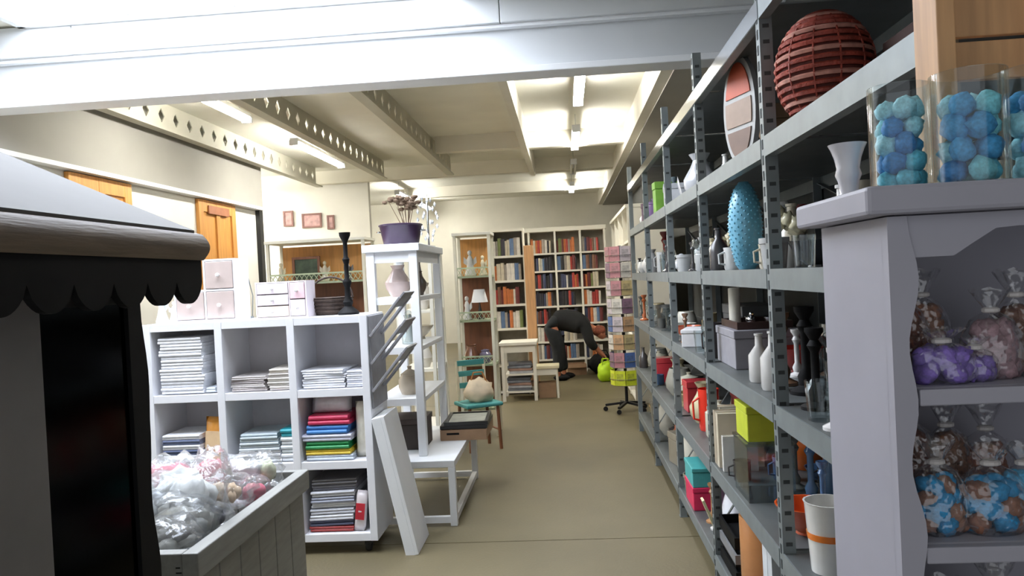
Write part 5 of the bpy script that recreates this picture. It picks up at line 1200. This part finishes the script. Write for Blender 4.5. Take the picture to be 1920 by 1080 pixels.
# ================================================================ lavender cabinet (right foreground)
LX, LY0, LY1, LZ1 = .425, 1.05, 1.31, 1.655; LXR = .98
t = thing('lavender_cabinet', 'lavender grey painted shelf cabinet with wavy frame at the right front', 'cabinet', ((LX+LXR)/2, (LY0+LY1)/2, 0))
ox, oy = (LX+LXR)/2, (LY0+LY1)/2
ST = .045
lb(MB().box(LX, LX+.02, LY0+.0195, LY1, 0, LZ1-.04), 'side_panel', lav_m)
lb(MB().box(LXR-.02, LXR, LY0+.021, LY1, 0, LZ1-.04), 'side_panel', lav_m)
lb(MB().box(LX+.02, LXR-.02, LY1-.012, LY1, 0, LZ1-.04), 'back_panel', lav_m)
lb(MB().box(LX-.032, LXR+.03, LY0-.02, LY1+.03, LZ1-.038, LZ1), 'top_board', lav_m, bevel=.006)
def wavy(x0, x1, sgn):
    pts = [(x0, 0)]+[(x1+sgn*.006*math.sin(z*38)+sgn*.004*math.sin(z*13), z) for z in [i*(LZ1-.04)/80 for i in range(81)]]+[(x0, LZ1-.04)]
    return pts
lb(MB().prism(wavy(LX, LX+.028, 1), 'y', LY0, LY0+.02), 'wavy_stile', lav_m)
lb(MB().prism(wavy(LXR, LXR-.028, -1), 'y', LY0, LY0+.02), 'wavy_stile', lav_m)
# arched apron under the top
pts = [(LX+.015, LZ1-.04)]
x0, x1 = LX+.015, LXR-.015
pts += [(x0, LZ1-.095), (x0+.07, LZ1-.095)]+[(x0+.07+(x1-x0-.14)*k/14, LZ1-.095+.035*min(1, math.sin(PI*k/14)*2.2)) for k in range(1, 14)]+[(x1-.07, LZ1-.095), (x1, LZ1-.095), (x1, LZ1-.04)]
lb(MB().prism(pts, 'y', LY0+.004, LY0+.016), 'arched_apron', lav_m)
LSH = (1.385, 1.175, .94, .66, .36, .06)
for z in LSH: lb(MB().box(LX+.021, LXR-.021, LY0+.021, LY1-.013, z-.018, z), 'shelf_board', lav_m, bevel=.002)
for z in LSH: lb(MB().box(LX+.034, LXR-.034, LY0+.003, LY0+.018, z-.022, z), 'shelf_edge', lav_m, bevel=.002)
# bags of scented balls
BALL = {}
def ball_me(rgb, v):
    k = (rgb, v)
    if k not in BALL:
        BALL[k] = MB().blob((0, 0, 0), (1, 1, 1), v+sum(rgb), .35, 2.2, 12, 8).mesh('ball', M('scent_%d_%d_%d' % rgb, rgb, .6, var=.25, scale=3), 'all')
    return BALL[k]
def pot_bag(x, y, z, w_, h_, rgb, lab, seed, rgb2=None, n=9):
    t = thing('potpourri_bag', lab, 'bag', (x, y, z), 0, 'potpourri bags in the lavender cabinet')
    rr = random.Random(seed); mb = MB(); n_ = 20; vs = []; fs = []
    prof = [(.05, .0), (.75, .0), (.98, .12), (1.0, .3), (.92, .5), (.62, .66), (.22, .74), (.2, .78), (.45, .9), (.62, 1.0)]
    for i, (r, q) in enumerate(prof):
        for j in range(n_):
            a = 2*PI*j/n_; k = 1+.12*math.sin(a*5+seed)*(q > .5)+.10*noise.noise(Vector((math.cos(a)*2, math.sin(a)*2, q*4+seed)))
            vs.append((r*k*w_/2*math.cos(a), r*k*w_/2*.62*math.sin(a), q*h_+(.02*h_*math.sin(a*6) if i == len(prof)-1 else 0)))
    for i in range(len(prof)-1):
        for j in range(n_): fs.append((i*n_+j, i*n_+(j+1) % n_, (i+1)*n_+(j+1) % n_, (i+1)*n_+j))
    mb.add(vs, fs); f_ = mb.build('film', clearbag_m, t, smooth='all')
    MB().tube([(.21*w_/2*math.cos(a*PI/6), .21*w_/2*.62*math.sin(a*PI/6), .76*h_) for a in range(12)], .004, 6, True).build('tie', M('bag_tie', (196, 190, 186), .5), t)
    rb = w_*.16; n = 5*max(1, int(h_*.66/(rb*1.3)))
    for k in range(n):
        lay = k//5; a = (k % 5)*1.257+lay*.6+rr.uniform(-.2, .2); q = rr.uniform(.5, .62)*w_/2*(1-.12*lay)
        s = rb*rr.uniform(1.0, 1.3)
        meshobj('scented_ball', ball_me(rgb if (rgb2 is None or k % 3) else rgb2, k % 4), t, (q*math.cos(a), q*.5*math.sin(a), rb*1.0+lay*rb*1.3), (rr.uniform(0, 3), rr.uniform(0, 3), 0), (s, s*.8, s))
    return t
def lav(px): return atY(px, 700, 1.13).x
br, lv_, bl, pk = (112, 66, 46), (132, 108, 186), (44, 148, 200), (160, 130, 136)
pot_bag(lav(1716), 1.17, LSH[0]+.001, .085, .15, br, 'bag of brown dried balls at the left of the upper cabinet shelf', 1)
pot_bag(lav(1775), 1.20, LSH[0]+.001, .09, .155, (150, 104, 80), 'bag of light brown balls at the back of the upper cabinet shelf', 2)
pot_bag(lav(1752), 1.105, LSH[0]+.001, .095, .075, lv_, 'small bag of lavender balls at the front of the upper cabinet shelf', 3, n=8)
pot_bag(lav(1815), 1.11, LSH[0]+.001, .065, .06, lv_, 'smaller bag of lavender balls beside the pinkish bag', 4, n=6)
pot_bag(lav(1862), 1.13, LSH[0]+.001, .085, .125, pk, 'bag of pinkish grey chips on the upper cabinet shelf', 5)
pot_bag(lav(1925), 1.15, LSH[0]+.001, .085, .15, (110, 74, 58), 'bag of dark brown balls at the right of the upper cabinet shelf', 6)
pot_bag(lav(1740), 1.20, LSH[1]+.001, .09, .185, br, 'bag of brown balls at the left of the lower cabinet shelf', 7, n=12)
pot_bag(lav(1735), 1.11, LSH[1]+.001, .085, .13, bl, 'bag of sky blue balls at the left of the lower cabinet shelf', 8, rgb2=(150, 110, 90), n=9)
pot_bag(lav(1820), 1.21, LSH[1]+.001, .085, .17, (136, 96, 72), 'bag of tan balls in the middle back of the lower cabinet shelf', 9, n=12)
pot_bag(lav(1835), 1.11, LSH[1]+.001, .10, .125, bl, 'bag of sky blue and brown balls in the middle of the lower cabinet shelf', 10, rgb2=(140, 96, 76), n=10)
pot_bag(lav(1905), 1.12, LSH[1]+.001, .085, .12, (76, 170, 212), 'bag of bright blue balls at the right of the lower cabinet shelf', 11)
pot_bag(lav(1900), 1.21, LSH[1]+.001, .085, .16, (160, 96, 70), 'bag of reddish brown balls at the right back of the lower cabinet shelf', 12)
pot_bag(lav(1850), 1.13, LSH[2]+.001, .11, .20, (190, 188, 190), 'bag of pale grey chips on the third cabinet shelf', 13)
pot_bag(lav(1760), 1.16, LSH[2]+.001, .10, .15, (120, 118, 122), 'bag of dark grey chips on the third cabinet shelf', 14)
# ---- on top of the cabinet
LT = LZ1+.001
p = atY(1583, 350, 1.28); H = atY(1583, 247, 1.28).z-LT; s = H
tag(MB().lathe([(0, 0), (.016, 0), (.018, .004), (.014, .012), (.016, .03), (.020, .04), (.017, .05), (.020, .066), (.025, .08), (.029, .088), (.025, .088), (.018, .075), (0, .06)], 20).build('small_vase', cer((206, 204, 208)), smooth=True, loc=(p.x, 1.26, LT)),
    'small grey white trumpet vase at the far corner of the lavender cabinet top', 'vase')
def stone_cyl(pxc, wpx, y, h_, lab, seed):
    p = atY(pxc, 340, y); r = wpx/FPX*y/2*1.03
    t = thing('glass_cylinder', lab, 'vase', (p.x, y, LT), 0, 'glass cylinders on the lavender cabinet')
    g_ = MB().lathe([(0, 0), (r, 0), (r, h_), (r-.0025, h_), (r-.0025, .005), (0, .005)], 32).build('glass', glass_m, t, smooth=True)
    rr = random.Random(seed); cs = [(104, 194, 212), (74, 156, 204), (136, 210, 218), (60, 134, 194), (166, 218, 226)]
    zt = .005; k = 0
    while zt < h_*.72:
        for q in range(4):
            a = q*PI/2+k*.8+rr.uniform(-.2, .2); s = r*.42*rr.uniform(.85, 1.05)
            meshobj('blue_stone', ball_me(rr.choice(cs), (k+q) % 4), t, (r*.46*math.cos(a), r*.46*math.sin(a), zt+s*.8), (rr.uniform(0, 3), rr.uniform(0, 3), 0), (s, s*.9, s*.85))
        zt += r*.62; k += 1
stone_cyl(1690, 100, 1.19, .158, 'glass cylinder of turquoise stones, leftmost on the lavender cabinet', 1)
stone_cyl(1822, 122, 1.13, .158, 'glass cylinder of turquoise stones, middle one on the lavender cabinet', 2)
stone_cyl(1955, 122, 1.13, .158, 'glass cylinder of turquoise stones, cut off by the right picture edge', 3)
# wooden frame standing behind the cylinders
a = atY(1757, 330, 1.27).x
t = thing('wooden_crate', 'light pine open crate standing on end behind the glass cylinders', 'crate', (a+.22, 1.28, LT))
hgt = .44
MB().box(-.22, -.192, -.03, .05, 0, hgt).build('side_plank', pinelight_m, t, bevel=.002)
MB().box(.19, .218, -.03, .05, 0, hgt).build('side_plank', pinelight_m, t, bevel=.002)
MB().box(-.191, .189, -.03, .05, 0, .018).build('bottom_plank', pinelight_m, t)
for z in (.185, .255, .325, .395): MB().box(-.191, .189, .02, .034, z, z+.062).build('back_slat', pinelight_m, t, bevel=.002)
MB().box(-.05, -.025, -.02, .018, .019, .40).build('middle_post', pinelight_m, t, bevel=.002)
